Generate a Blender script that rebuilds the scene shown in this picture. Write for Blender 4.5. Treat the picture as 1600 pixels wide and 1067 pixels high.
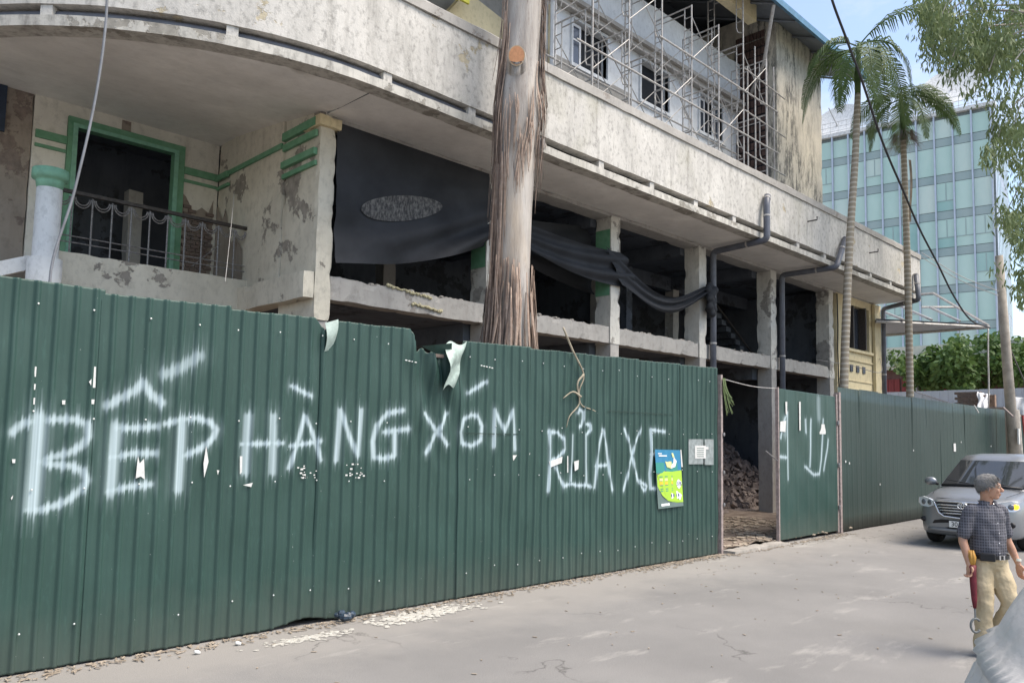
import bpy, bmesh, math, random
import numpy as np
from mathutils import Vector, Matrix, noise

random.seed(7); rng = np.random.default_rng(7)
S = bpy.context.scene
for o in list(bpy.data.objects): bpy.data.objects.remove(o)
COL = S.collection
rad = math.radians

# ------------------------------------------------------------------ camera
CAM_H = 1.9
FPX, PCX, PCY = 1219.5, 800.0, 583.0
_p, _y, _r = rad(4.745), rad(45.405), rad(1.052)
cF = Vector((math.cos(_y)*math.cos(_p), math.sin(_y)*math.cos(_p), math.sin(_p)))
_R = Vector((math.sin(_y), -math.cos(_y), 0)); _U = _R.cross(cF)
cR = _R*math.cos(_r) + _U*math.sin(_r)
cU = -_R*math.sin(_r) + _U*math.cos(_r)
cam_d = bpy.data.cameras.new('camera'); cam = bpy.data.objects.new('camera', cam_d); COL.objects.link(cam)
cam_d.sensor_width = 36; cam_d.lens = 36*FPX/1600; cam_d.shift_y = (PCY-533.5)/1600
cam_d.clip_start = .05; cam_d.clip_end = 3000
cam.matrix_world = Matrix(((cR.x, cU.x, -cF.x, 0), (cR.y, cU.y, -cF.y, 0), (cR.z, cU.z, -cF.z, CAM_H), (0, 0, 0, 1)))
S.camera = cam

def at(x, y, **k):
    """survey helper: the point of a real plane (X=, Y= or Z=) seen at a place of the photograph"""
    d = cF*FPX + cR*(x-PCX) - cU*(y-PCY)
    (a, v), = k.items(); i = 'XYZ'.index(a); c = Vector((0, 0, CAM_H))
    return c + d*((v-c[i])/d[i])

# ------------------------------------------------------------------ world, sun, exposure
SUN_EL, SUN_AZ = 58, -62          # degrees; azimuth counted from +X towards +Y
w = bpy.data.worlds.new('World'); S.world = w; w.use_nodes = True
nt = w.node_tree; nt.nodes.clear()
out = nt.nodes.new('ShaderNodeOutputWorld'); bg = nt.nodes.new('ShaderNodeBackground')
sky = nt.nodes.new('ShaderNodeTexSky'); sky.sky_type = 'NISHITA'; sky.sun_disc = False
sky.sun_elevation = rad(SUN_EL); sky.sun_rotation = rad(90-SUN_AZ); sky.dust_density = 1.2; sky.air_density = 1.1; sky.ozone_density = 1.6
tc = nt.nodes.new('ShaderNodeTexCoord'); mp = nt.nodes.new('ShaderNodeMapping'); mp.inputs['Scale'].default_value = (1.3, 1.3, 3.2); mp.inputs['Location'].default_value = (3.1, 1.7, .4)
cn = nt.nodes.new('ShaderNodeTexNoise'); cn.inputs['Scale'].default_value = 2.1; cn.inputs['Detail'].default_value = 7; cn.inputs['Roughness'].default_value = .62
cr = nt.nodes.new('ShaderNodeValToRGB'); cr.color_ramp.elements[0].position = .47; cr.color_ramp.elements[1].position = .88; cr.color_ramp.elements[0].color = (.12, .12, .12, 1)
cm = nt.nodes.new('ShaderNodeMix'); cm.data_type = 'RGBA'
cm.inputs['B'].default_value = (4.6, 4.35, 4.1, 1)
nt.links.new(tc.outputs['Generated'], mp.inputs['Vector']); nt.links.new(mp.outputs[0], cn.inputs['Vector'])
nt.links.new(cn.outputs['Fac'], cr.inputs[0]); nt.links.new(cr.outputs[0], cm.inputs['Factor'])
nt.links.new(sky.outputs[0], cm.inputs['A']); nt.links.new(cm.outputs['Result'], bg.inputs[0])
bg.inputs[1].default_value = .13
nt.links.new(bg.outputs[0], out.inputs[0])
sd = bpy.data.lights.new('sun', 'SUN'); sun = bpy.data.objects.new('sun', sd); COL.objects.link(sun)
sd.energy = 2.7; sd.angle = rad(36); sd.color = (1, .90, .77)
sv = Vector((math.cos(rad(SUN_EL))*math.cos(rad(SUN_AZ)), math.cos(rad(SUN_EL))*math.sin(rad(SUN_AZ)), math.sin(rad(SUN_EL))))
sun.rotation_euler = sv.to_track_quat('Z', 'Y').to_euler()
S.view_settings.view_transform = 'Standard'; S.view_settings.look = 'None'; S.view_settings.gamma = 1
S.view_settings.exposure = 1.12
S.render.engine = 'CYCLES'

# ------------------------------------------------------------------ materials
class N:
    def __init__(s, name):
        s.m = bpy.data.materials.new(name); s.m.use_nodes = True; s.t = s.m.node_tree
        s.b = s.t.nodes['Principled BSDF']; s.g = s.t.nodes.new('ShaderNodeNewGeometry')
        s.P = s.g.outputs['Position']
    def n(s, typ, **k):
        q = s.t.nodes.new(typ)
        for a, v in k.items(): setattr(q, a, v)
        return q
    def l(s, a, b): s.t.links.new(a, b)
    def mapv(s, sc=(1, 1, 1), src=None, rot=(0, 0, 0)):
        q = s.n('ShaderNodeMapping'); q.inputs['Scale'].default_value = sc; q.inputs['Rotation'].default_value = rot
        s.l(src or s.P, q.inputs['Vector']); return q.outputs[0]
    def noise(s, scale, detail=5, rough=.6, v=None, dist=0):
        q = s.n('ShaderNodeTexNoise'); q.inputs['Scale'].default_value = scale; q.inputs['Detail'].default_value = detail
        q.inputs['Roughness'].default_value = rough; q.inputs['Distortion'].default_value = dist
        s.l(v or s.P, q.inputs['Vector']); return q.outputs['Fac']
    def ramp(s, f, a, b, c0=(0, 0, 0, 1), c1=(1, 1, 1, 1)):
        q = s.n('ShaderNodeValToRGB'); e = q.color_ramp.elements
        e[0].position = a; e[1].position = b; e[0].color = c0; e[1].color = c1; s.l(f, q.inputs[0]); return q.outputs[0]
    def mix(s, f, a, b, mode='MIX'):
        q = s.n('ShaderNodeMix', data_type='RGBA', blend_type=mode)
        for v, i in ((f, 'Factor'), (a, 'A'), (b, 'B')):
            if isinstance(v, (int, float)): q.inputs[i].default_value = v
            elif isinstance(v, tuple): q.inputs[i].default_value = (*v, 1) if len(v) == 3 else v
            else: s.l(v, q.inputs[i])
        return q.outputs['Result']
    def math(s, op, a, b=0):
        q = s.n('ShaderNodeMath', operation=op)
        for i, v in enumerate((a, b)):
            if isinstance(v, (int, float)): q.inputs[i].default_value = v
            else: s.l(v, q.inputs[i])
        return q.outputs[0]
    def sep(s, i):
        q = s.n('ShaderNodeSeparateXYZ'); s.l(s.P, q.inputs[0]); return q.outputs[i]
    def attr(s, name):
        q = s.n('ShaderNodeAttribute', attribute_name=name); return q.outputs['Fac']
    def bump(s, f, st=.3, d=.01):
        q = s.n('ShaderNodeBump'); q.inputs['Strength'].default_value = st; q.inputs['Distance'].default_value = d
        s.l(f, q.inputs['Height']); s.l(q.outputs[0], s.b.inputs['Normal'])
    def done(s, col, rough=.85, metal=0, spec=.4):
        if isinstance(col, tuple): s.b.inputs['Base Color'].default_value = (*col, 1)
        else: s.l(col, s.b.inputs['Base Color'])
        if isinstance(rough, (int, float)): s.b.inputs['Roughness'].default_value = rough
        else: s.l(rough, s.b.inputs['Roughness'])
        s.b.inputs['Metallic'].default_value = metal; s.b.inputs['Specular IOR Level'].default_value = spec
        return s.m

def simple(name, c, rough=.7, var=.25, sc=6, metal=0, bump=0, spec=.4, c2=None):
    q = N(name); c2 = c2 or tuple(v*(1-var*1.6) for v in c)
    f = q.ramp(q.noise(sc, 6), .3, .7); col = q.mix(f, c, c2)
    if bump: q.bump(q.noise(sc*6, 6), bump, .01)
    return q.done(col, rough, metal, spec)

def plaster(name, base, stain, peel, peel_lo=.6, drip=.5, green=0, bumpd=.012, fine=14, pitw=.4, bigw=.45):
    """weathered render: mottled base, dark rain runs, flaked patches"""
    q = N(name)
    a = q.mix(q.ramp(q.noise(1.3, 6), .35, .68), base, tuple(v*.82 for v in base))
    a = q.mix(q.math('MULTIPLY', q.ramp(q.noise(.42, 5, .6, q.mapv((1, 1, .7))), .40, .66), bigw), a, tuple(v*.66 for v in base))
    pits = q.ramp(q.noise(fine, 8, .72, q.mapv((1, 1, .7))), .50, .66)
    a = q.mix(q.math('MULTIPLY', pits, pitw), a, tuple(v*.42 for v in base))
    run = q.ramp(q.noise(5.5, 7, .7, q.mapv((1, 1, .16))), .48, .74)
    a = q.mix(q.math('MULTIPLY', run, drip), a, stain)
    if green: a = q.mix(q.math('MULTIPLY', q.ramp(q.noise(.9, 4, .6, q.mapv((1, 1, .5))), .55, .75), green), a, (.16, .15, .06))
    pf = q.noise(1.1, 9, .66); pm = q.ramp(pf, peel_lo, peel_lo+.015)
    a = q.mix(pm, a, q.mix(q.ramp(q.noise(9, 5), .35, .7), peel, tuple(v*.6 for v in peel)))
    h = q.math('ADD', q.math('MULTIPLY', q.noise(fine*1.6, 8, .7), .6), q.math('MULTIPLY', q.math('SUBTRACT', 1, pm), .8))
    q.bump(h, .55, bumpd)
    return q.done(a, .92, 0, .2)

MT = {}
MT['fascia'] = plaster('weathered_render', (.60, .58, .54), (.22, .21, .19), (.52, .46, .34), .63, .60, .35, .024, 13, .78)
MT['lip'] = plaster('stained_lip', (.56, .54, .49), (.14, .13, .12), (.34, .32, .28), .56, .75, .2, .02, 9, .7)
MT['soffit'] = plaster('soffit_plaster', (.84, .82, .78), (.50, .46, .40), (.62, .57, .50), .68, .22, 0, .006, 5, .15)
MT['porch'] = plaster('porch_plaster', (.80, .77, .68), (.46, .42, .34), (.36, .32, .27), .62, .25, 0, .012, 8)
MT['peeled'] = plaster('peeled_pier_plaster', (.66, .62, .52), (.40, .36, .29), (.33, .30, .26), .585, .35, 0, .016, 9)
MT['brown'] = plaster('bare_brown_render', (.36, .31, .26), (.22, .18, .15), (.26, .21, .18), .56, .35, 0, .012, 8)
MT['concrete'] = plaster('bare_concrete', (.44, .42, .39), (.24, .22, .20), (.34, .31, .28), .62, .4, 0, .01, 10)
MT['colpaint'] = plaster('column_old_paint', (.66, .64, .58), (.34, .32, .28), (.36, .34, .31), .55, .35, 0, .014, 10)
MT['inner'] = plaster('shaded_interior_plaster', (.12, .135, .16), (.05, .055, .065), (.075, .08, .09), .55, .4, 0, .01, 4)  # the bluish dark of the unlit rooms is put into this colour
MT['tower'] = plaster('tower_render', (.62, .56, .43), (.11, .10, .09), (.5, .45, .36), .72, .0, 0, .012, 9)
def tower_mat():
    q = N('tower_stained_render')
    b = q.mix(q.ramp(q.noise(1.2, 6), .35, .7), (.58, .54, .45), (.47, .44, .38))
    run = q.noise(4.6, 12, .82, q.mapv((1.2, 1.2, .30)))
    gate = q.math('MULTIPLY', q.ramp(q.noise(.7, 3, .5, q.mapv((1, 1, .35))), .39, .56), .9)
    b = q.mix(q.math('MULTIPLY', q.ramp(run, .47, .55), gate), b, (.10, .10, .095))
    b = q.mix(q.math('MULTIPLY', q.ramp(q.noise(14, 6, .7), .5, .7), .3), b, (.3, .28, .24))
    q.bump(q.noise(16, 6), .4, .01); return q.done(b, .93, 0, .2)
MT['tower'] = tower_mat()
MT['upper'] = plaster('upper_whitewash', (.72, .75, .78), (.50, .52, .54), (.62, .64, .66), .72, .35, 0, .006, 8)
MT['uppergrey'] = plaster('upper_grey_render', (.36, .35, .33), (.25, .24, .23), (.3, .29, .28), .7, .3, 0, .006, 8)
MT['white'] = plaster('white_column_paint', (.80, .80, .78), (.55, .52, .48), (.5, .46, .42), .74, .2, 0, .005, 10)
MT['tan'] = plaster('cream_annex_paint', (.72, .62, .40), (.45, .40, .3), (.5, .46, .4), .74, .3, 0, .006, 10)
MT['green'] = simple('green_trim_paint', (.10, .27, .15), .6, .3, 9, c2=(.17, .34, .22))
MT['mint'] = simple('mint_capital_paint', (.24, .50, .36), .6, .2, 9)
MT['iron'] = simple('grey_iron', (.34, .33, .33), .55, .4, 30, .4)
MT['darkrail'] = simple('dark_handrail', (.07, .06, .055), .6, .4, 20)
MT['galv'] = simple('galvanised_scaffold_tube', (.46, .46, .45), .55, .25, 14, .15, c2=(.30, .27, .25))
MT['pipe'] = simple('grey_plastic_pipe', (.13, .14, .17), .45, .25, 5)
MT['pipeend'] = simple('pale_pipe_mouth', (.6, .58, .55), .6)
MT['dark'] = simple('void_shade_paint', (.02, .024, .032), .9, .3, 3)  # near-black colour standing in for shade in gaps and openings
MT['rubble'] = simple('broken_brick_rubble', (.30, .25, .22), .95, .5, 7, bump=.6, c2=(.14, .11, .10))
MT['glassdark'] = N('dark_window_glass').done((.05, .06, .08), .12, 0, .8)
MT['wframe'] = simple('white_window_frame', (.75, .76, .78), .5, .1)
MT['roofsteel'] = simple('roof_underside_steel', (.22, .24, .27), .6, .25, 1.2)
MT['roofblue'] = simple('blue_roof_edge', (.10, .24, .38), .5)
MT['yellow'] = simple('yellow_tarpaulin', (.75, .68, .08), .6, .15)

def fence_mat(name, base, lo=(.012, .018, .016)):
    q = N(name)
    c = q.mix(q.ramp(q.noise(.8, 6, .7), .3, .7), base, tuple(v*.80 for v in base))
    c = q.mix(q.math('MULTIPLY', q.ramp(q.noise(26, 6, .7, q.mapv((1, 1, .22))), .56, .72), .35), c, tuple(v*1.7 for v in base))
    z = q.sep('Z')
    dirt = q.math('MULTIPLY', q.ramp(q.math('ADD', z, q.math('MULTIPLY', q.noise(5, 5), .5)), .25, .8, (1, 1, 1, 1), (0, 0, 0, 1)), .34)
    c = q.mix(dirt, c, (.10, .10, .085))
    chips = q.ramp(q.noise(38, 3, .55), .755, .77); c = q.mix(chips, c, (.42, .46, .44))
    paint = q.attr('paint'); col = q.mix(paint, c, (.56, .68, .73))
    q.bump(q.noise(2.2, 3), .12, .02)
    return q.done(col, q.mix(paint, (.50, .50, .50), (.75, .75, .75)), 0, .35)
MT['fence'] = fence_mat('green_sheet_metal', (.031, .070, .059))
MT['fencedark'] = fence_mat('dark_green_sheet_metal', (.022, .044, .037))
MT['greyfence'] = simple('grey_sheet_metal', (.50, .53, .58), .5, .08, 2)
MT['rawmetal'] = simple('torn_sheet_underside', (.42, .52, .47), .5, .3, 12)
MT['post'] = simple('faded_pink_post', (.38, .31, .29), .7, .3, 15)
MT['screw'] = simple('zinc_screw', (.66, .68, .66), .4, .1, metal=.3)
MT['paper'] = simple('torn_white_paper', (.64, .64, .62), .8, .12, 20)

def asphalt():
    q = N('worn_dusty_asphalt')
    c = q.mix(q.ramp(q.noise(.45, 5, .6), .35, .68), (.195, .190, .184), (.262, .253, .243))
    c = q.mix(q.math('MULTIPLY', q.ramp(q.noise(110, 3, .6), .42, .66), .6), c, (.13, .122, .115))
    c = q.mix(q.math('MULTIPLY', q.ramp(q.noise(150, 2, .5), .62, .7), .5), c, (.38, .36, .33))
    y = q.sep('Y')
    edge = q.ramp(q.math('ADD', y, q.math('MULTIPLY', q.noise(1.5, 6, .65), 2.4)), 0, 1)
    e2 = q.math('MULTIPLY', q.math('SUBTRACT', q.math('ADD', y, q.math('MULTIPLY', q.noise(1.4, 6, .65), 2.2)), 6.6), 1.1)
    e2 = q.ramp(e2, 0, 1)
    c = q.mix(q.math('MULTIPLY', e2, .5), c, (.31, .29, .265))
    c = q.mix(q.math('MULTIPLY', q.ramp(q.noise(.9, 8, .7, q.mapv((.5, 1.6, 1))), .58, .66), .35), c, (.43, .41, .375))
    # tar joints and scuffs
    c = q.mix(q.ramp(q.noise(3, 9, .75, q.mapv((.35, 2.2, 1))), .665, .69), c, (.10, .095, .09))
    cv_ = q.n('ShaderNodeTexVoronoi', feature='DISTANCE_TO_EDGE'); cv_.inputs['Scale'].default_value = .42; q.l(q.mapv((1, 1.6, 1)), cv_.inputs['Vector'])
    dn = q.n('ShaderNodeVectorMath', operation='ADD'); nz_ = q.n('ShaderNodeTexNoise'); nz_.inputs['Scale'].default_value = 1.6; nz_.inputs['Detail'].default_value = 6; q.l(q.P, nz_.inputs['Vector']); q.l(q.P, dn.inputs[0]); q.l(nz_.outputs['Color'], dn.inputs[1]); q.l(dn.outputs[0], cv_.inputs['Vector'])
    crk = q.math('MULTIPLY', q.ramp(cv_.outputs['Distance'], .0, .006, (1, 1, 1, 1), (0, 0, 0, 1)), q.ramp(q.noise(.35, 2), .52, .6))
    c = q.mix(q.math('MULTIPLY', crk, .7), c, (.07, .066, .062))
    oil = q.ramp(q.noise(.8, 3, .5), .66, .74); c = q.mix(q.math('MULTIPLY', oil, .35), c, (.14, .135, .13))
    q.bump(q.noise(90, 4, .7), .6, .008)
    return q.done(c, .9, 0, .25)
MT['road'] = asphalt()
MT['dirt'] = simple('trampled_dirt', (.26, .21, .17), .95, .5, 3, bump=.8, c2=(.12, .09, .07))
MT['ground'] = simple('pale_ground', (.32, .30, .27), .95, .3, .6, bump=.3)
MT['sill'] = simple('concrete_sill', (.42, .39, .35), .9, .25, 8, bump=.5)
MT['leaf'] = simple('dry_leaf', (.20, .155, .11), .85, .5, 9, c2=(.42, .36, .29))
MT['plasterbit'] = simple('white_plaster_dust', (.52, .50, .45), .95, .25, 15, bump=.7)

def bark():
    q = N('smooth_eucalyptus_bark')
    c = q.mix(q.ramp(q.noise(2.2, 6, .7, q.mapv((1.5, 1.5, .22))), .38, .62), (.47, .44, .405), (.28, .25, .225))
    c = q.mix(q.math('MULTIPLY', q.ramp(q.noise(1.1, 4, .6, q.mapv((1, 1, .3))), .52, .7), .6), c, (.52, .40, .27))
    c = q.mix(q.ramp(q.noise(14, 8, .75, q.mapv((1.6, 1.6, .12))), .60, .68), c, (.13, .09, .075))
    q.bump(q.noise(16, 8, .72, q.mapv((1.6, 1.6, .14))), .7, .02)
    return q.done(c, .85, 0, .25)
MT['bark'] = bark()
MT['strip'] = simple('peeling_bark', (.25, .175, .135), .9, .5, 16, bump=.8, c2=(.40, .31, .25))
MT['strip2'] = simple('dark_peeling_bark', (.10, .072, .06), .9, .5, 12, bump=.8, c2=(.2, .15, .12))
MT['cut'] = simple('fresh_cut_wood', (.62, .30, .15), .8, .15, 25)
MT['cutrim'] = simple('cut_bark_rim', (.55, .42, .28), .8, .2, 25)

def leafmat(name, a, b, sc=3, tr=.25):
    q = N(name); c = q.mix(q.ramp(q.noise(sc, 4, .6), .35, .65), a, b)
    ri = q.n('ShaderNodeObjectInfo')
    m = q.done(c, .55, 0, .35)
    td = q.n('ShaderNodeBsdfTranslucent'); q.l(c, td.inputs['Color']); ms = q.n('ShaderNodeMixShader'); ms.inputs[0].default_value = tr
    q.l(q.b.outputs[0], ms.inputs[1]); q.l(td.outputs[0], ms.inputs[2]); q.l(ms.outputs[0], q.t.nodes['Material Output'].inputs['Surface'])
    return m
MT['palm'] = leafmat('palm_leaf', (.060, .105, .030), (.11, .165, .055), 4)
MT['euc'] = leafmat('drooping_leaf', (.13, .18, .07), (.21, .26, .12), 1.3, .35)
MT['bush'] = leafmat('broad_leaf', (.045, .10, .025), (.13, .20, .055), 1.1, .3)
MT['drypalm'] = leafmat('dry_palm_fibre', (.22, .17, .12), (.34, .27, .2), 6, .1)

def ringed():
    q = N('ringed_palm_trunk')
    wv = q.n('ShaderNodeTexWave', wave_type='BANDS', bands_direction='Z'); wv.inputs['Scale'].default_value = 2.3
    wv.inputs['Distortion'].default_value = .6; wv.inputs['Detail Scale'].default_value = 3; q.l(q.P, wv.inputs['Vector'])
    c = q.mix(q.ramp(wv.outputs['Fac'], .55, .9), (.27, .23, .175), (.42, .385, .32))
    return q.done(c, .9, 0, .2)
MT['ringed'] = ringed()
def cloth():
    q = N('black_shade_net'); c = q.mix(q.ramp(q.noise(1.2, 5), .35, .7), (.022, .024, .028), (.040, .043, .050))
    q.bump(q.noise(60, 3), .2, .004); return q.done(c, .75, 0, .25)
MT['cloth'] = cloth()
def patch():
    q = N('net_light_paint')
    c = q.mix(q.ramp(q.noise(30, 4, .6, q.mapv((1, 1, .5))), .40, .72), (.045, .045, .048), (.20, .195, .185))  # paler tone paints in the brightness seen through thin net
    return q.done(c, .9)
MT['patch'] = patch()

# ------------------------------------------------------------------ mesh helpers
class MB:
    def __init__(s): s.v = []; s.f = []; s.sm = False
    def quad(s, a, b, c, d): n = len(s.v); s.v += [tuple(a), tuple(b), tuple(c), tuple(d)]; s.f.append((n, n+1, n+2, n+3)); return s
    def poly(s, pts): n = len(s.v); s.v += [tuple(p) for p in pts]; s.f.append(tuple(range(n, n+len(pts)))); return s
    def box(s, x0, x1, y0, y1, z0, z1, M=None):
        n = len(s.v); p = [Vector((x, y, z)) for z in (z0, z1) for x, y in ((x0, y0), (x1, y0), (x1, y1), (x0, y1))]
        if M: p = [M @ q for q in p]
        s.v += [tuple(q) for q in p]
        s.f += [tuple(n+i for i in t) for t in ((3, 2, 1, 0), (4, 5, 6, 7), (0, 1, 5, 4), (1, 2, 6, 5), (2, 3, 7, 6), (3, 0, 4, 7))]; return s
    def tube(s, pts, r, seg=8, cap=True):
        pts = [Vector(p) for p in pts]; rs = r if isinstance(r, (list, tuple)) else [r]*len(pts); n0 = len(s.v); u = None
        for i, p in enumerate(pts):
            d = (pts[min(i+1, len(pts)-1)]-pts[max(i-1, 0)]).normalized()
            if u is None: u = d.cross(Vector((0, 0, 1)) if abs(d.z) < .95 else Vector((1, 0, 0))).normalized()
            else:
                u = (u-d*u.dot(d)).normalized()
            v = d.cross(u)
            for k in range(seg):
                a = 2*math.pi*k/seg; s.v.append(tuple(p+(u*math.cos(a)+v*math.sin(a))*rs[i]))
        for i in range(len(pts)-1):
            for k in range(seg):
                k2 = (k+1) % seg; s.f.append((n0+i*seg+k, n0+i*seg+k2, n0+(i+1)*seg+k2, n0+(i+1)*seg+k))
        if cap: s.f.append(tuple(n0+k for k in range(seg))[::-1]); s.f.append(tuple(n0+(len(pts)-1)*seg+k for k in range(seg)))
        return s
    def lathe(s, c, prof, seg=24):
        n0 = len(s.v)
        for r, z in prof:
            for k in range(seg): a = 2*math.pi*k/seg; s.v.append((c[0]+r*math.cos(a), c[1]+r*math.sin(a), c[2]+z))
        for i in range(len(prof)-1):
            for k in range(seg): k2 = (k+1) % seg; s.f.append((n0+i*seg+k, n0+i*seg+k2, n0+(i+1)*seg+k2, n0+(i+1)*seg+k))
        s.f.append(tuple(n0+k for k in range(seg))[::-1]); s.f.append(tuple(n0+(len(prof)-1)*seg+k for k in range(seg))); return s
    def grid(s, fn, nu, nv, flip=False):
        n0 = len(s.v)
        for i in range(nu+1):
            for j in range(nv+1): s.v.append(tuple(fn(i/nu, j/nv)))
        for i in range(nu):
            for j in range(nv):
                a = n0+i*(nv+1)+j; q = (a, a+nv+1, a+nv+2, a+1); s.f.append(q[::-1] if flip else q)
        return s
    def ball(s, c, r, M=None, nu=16, nv=10):
        n0 = len(s.v); rr = r if isinstance(r, (tuple, list)) else (r, r, r)
        for j in range(nv+1):
            t = math.pi*j/nv
            for i in range(nu):
                a = 2*math.pi*i/nu; p = Vector((rr[0]*math.sin(t)*math.cos(a), rr[1]*math.sin(t)*math.sin(a), rr[2]*math.cos(t)))
                if M: p = M @ p
                s.v.append(tuple(p+Vector(c)))
        for j in range(nv):
            for i in range(nu): i2 = (i+1) % nu; s.f.append((n0+j*nu+i, n0+(j+1)*nu+i, n0+(j+1)*nu+i2, n0+j*nu+i2))
        return s
    def rough(s, x0, x1, y0, y1, z0, z1, st=.12, amp=.012, chip=.05, seed=0):
        """a box whose faces wander and whose arrises are chipped"""
        dims = ((x0, x1), (y0, y1), (z0, z1)); ns = [max(1, min(80, int(round((b-a)/st)))) for a, b in dims]
        key = {}; n0 = len(s.v)
        def vid(i, j, k):
            t = (i, j, k)
            if t not in key:
                p = [dims[a][0]+(dims[a][1]-dims[a][0])*t[a]/ns[a] for a in range(3)]
                ext = sum(1 for a in range(3) if t[a] in (0, ns[a]))
                q = Vector(p); nz = noise.noise_vector(q*2.3+Vector((seed*3.1, 0, 0)))
                for a in range(3):
                    if t[a] in (0, ns[a]):
                        sg = 1 if t[a] == 0 else -1; d = amp*(nz[a]+.3)
                        if ext >= 2:
                            e = noise.noise(q*4.1+Vector((9+seed, 3, 5))); d += chip*max(0, e-.12)*1.3
                        p[a] += sg*max(d, -amp)
                key[t] = n0+len(key); s.v.append(tuple(p))
            return key[t]
        for a in range(3):
            b, c = [q for q in range(3) if q != a]
            for e in (0, ns[a]):
                for i in range(ns[b]):
                    for j in range(ns[c]):
                        def T(ii, jj):
                            t = [0, 0, 0]; t[a] = e; t[b] = ii; t[c] = jj; return vid(*t)
                        q = (T(i, j), T(i+1, j), T(i+1, j+1), T(i, j+1))
                        s.f.append(q if (e != 0) == (a != 1) else q[::-1])
        return s
    def smooth(s): s.sm = True; return s
    def build(s, name, mat, parent=None, kind=None, label=None, loc=None, bevel=0):
        me = bpy.data.meshes.new(name)
        off = Vector(parent_loc(parent)) if parent is not None else Vector(loc or (0, 0, 0))
        vv = np.array(s.v, dtype=np.float64)
        if len(vv) and not getattr(s, 'local', False): vv = vv-np.array(off)
        me.from_pydata(vv.tolist(), [], s.f)
        mats = mat if isinstance(mat, list) else [mat]
        for m in mats: me.materials.append(m)
        if s.sm: me.shade_smooth()
        me.update()
        o = bpy.data.objects.new(name, me); COL.objects.link(o)
        if parent is not None: o.parent = parent
        elif loc: o.location = loc
        if kind: o['kind'] = kind
        if label: o['label'] = label
        if bevel:
            b = o.modifiers.new('bevel', 'BEVEL'); b.width = bevel; b.segments = 2; b.limit_method = 'ANGLE'
        return o

def parent_loc(p):
    l = Vector((0, 0, 0))
    while p is not None: l += p.location; p = p.parent
    return l

def thing(name, label, cat, loc, group=None):
    o = bpy.data.objects.new(name, None); COL.objects.link(o); o.location = loc; o.empty_display_size = .2
    tag(o, label, cat, group); return o
def tag(o, label, cat, group=None):
    o['label'] = label; o['category'] = cat
    if group: o['group'] = group
    return o
def apply_mods(o):
    dg = bpy.context.evaluated_depsgraph_get(); me = bpy.data.meshes.new_from_object(o.evaluated_get(dg)); o.modifiers.clear(); o.data = me
def remesh(o, vox, sm=0):
    m = o.modifiers.new('r', 'REMESH'); m.mode = 'VOXEL'; m.voxel_size = vox; m.use_smooth_shade = True
    if sm: q = o.modifiers.new('s', 'SMOOTH'); q.iterations = sm; q.factor = .5
    apply_mods(o)
def arc(p0, p1, p2, n=6):
    p0, p1, p2 = Vector(p0), Vector(p1), Vector(p2)
    return [p0*(1-t)**2+p1*2*t*(1-t)+p2*t*t for t in [i/n for i in range(n+1)]]
def bendpath(pts, r=.08, n=4):
    pts = [Vector(p) for p in pts]; o = [pts[0]]
    for a, b, c in zip(pts, pts[1:], pts[2:]):
        d0 = (a-b).normalized()*min(r, (a-b).length*.45); d1 = (c-b).normalized()*min(r, (c-b).length*.45); o += arc(b+d0, b, b+d1, n)
    return o+[pts[-1]]
def catmull(pts, n=8):
    pts = [Vector(p) for p in pts]; q = [2*pts[0]-pts[1]]+pts+[2*pts[-1]-pts[-2]]; o = []
    for i in range(1, len(q)-2):
        for k in range(n):
            t = k/n; a, b, c, d = q[i-1:i+3]
            o.append(.5*((2*b)+(c-a)*t+(2*a-5*b+4*c-d)*t*t+(3*b-a-3*c+d)*t**3))
    return o+[pts[-1]]
def text_mesh(txt, name, mat, parent, M, size, depth=.002):
    c = bpy.data.curves.new('t', 'FONT'); c.body = txt; c.size = size; c.extrude = depth; c.align_x = 'CENTER'; c.align_y = 'CENTER'
    o = bpy.data.objects.new('t', c); COL.objects.link(o); dg = bpy.context.evaluated_depsgraph_get(); dg.update()
    me = bpy.data.meshes.new_from_object(o.evaluated_get(dg)); bpy.data.objects.remove(o)
    me.transform(M); me.materials.clear(); me.materials.append(mat); q = bpy.data.objects.new(name, me); COL.objects.link(q); q.parent = parent; return q

# ================================================================== SETTING: ground
def sheet(name, x0, x1, y0, y1, z, mat, st=None, amp=0):
    m = MB()
    nx = max(1, int((x1-x0)/st)) if st else 1; ny = max(1, int((y1-y0)/st)) if st else 1
    def fn(u, v):
        x = x0+(x1-x0)*u; y = y0+(y1-y0)*v
        return (x, y, z+(amp*(noise.noise(Vector((x*1.3, y*1.3, 0)))+.6*noise.noise(Vector((x*4, y*4, 3)))) if amp else 0))
    return m.grid(fn, nx, ny).smooth().build(name, mat, kind='structure')
sheet('ground', -400, 600, -400, 600, -.02, MT['ground'])
sheet('road', -60, 140, -9, 7.25, 0, MT['road'])
sheet('site_ground', -4, 45, 7.12, 15.6, .07, MT['dirt'], .15, .05)
MB().rough(12.15, 14.2, 6.86, 7.16, -.01, .055, .1, .012, .05).build('gate_sill', MT['sill'], kind='structure')

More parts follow.
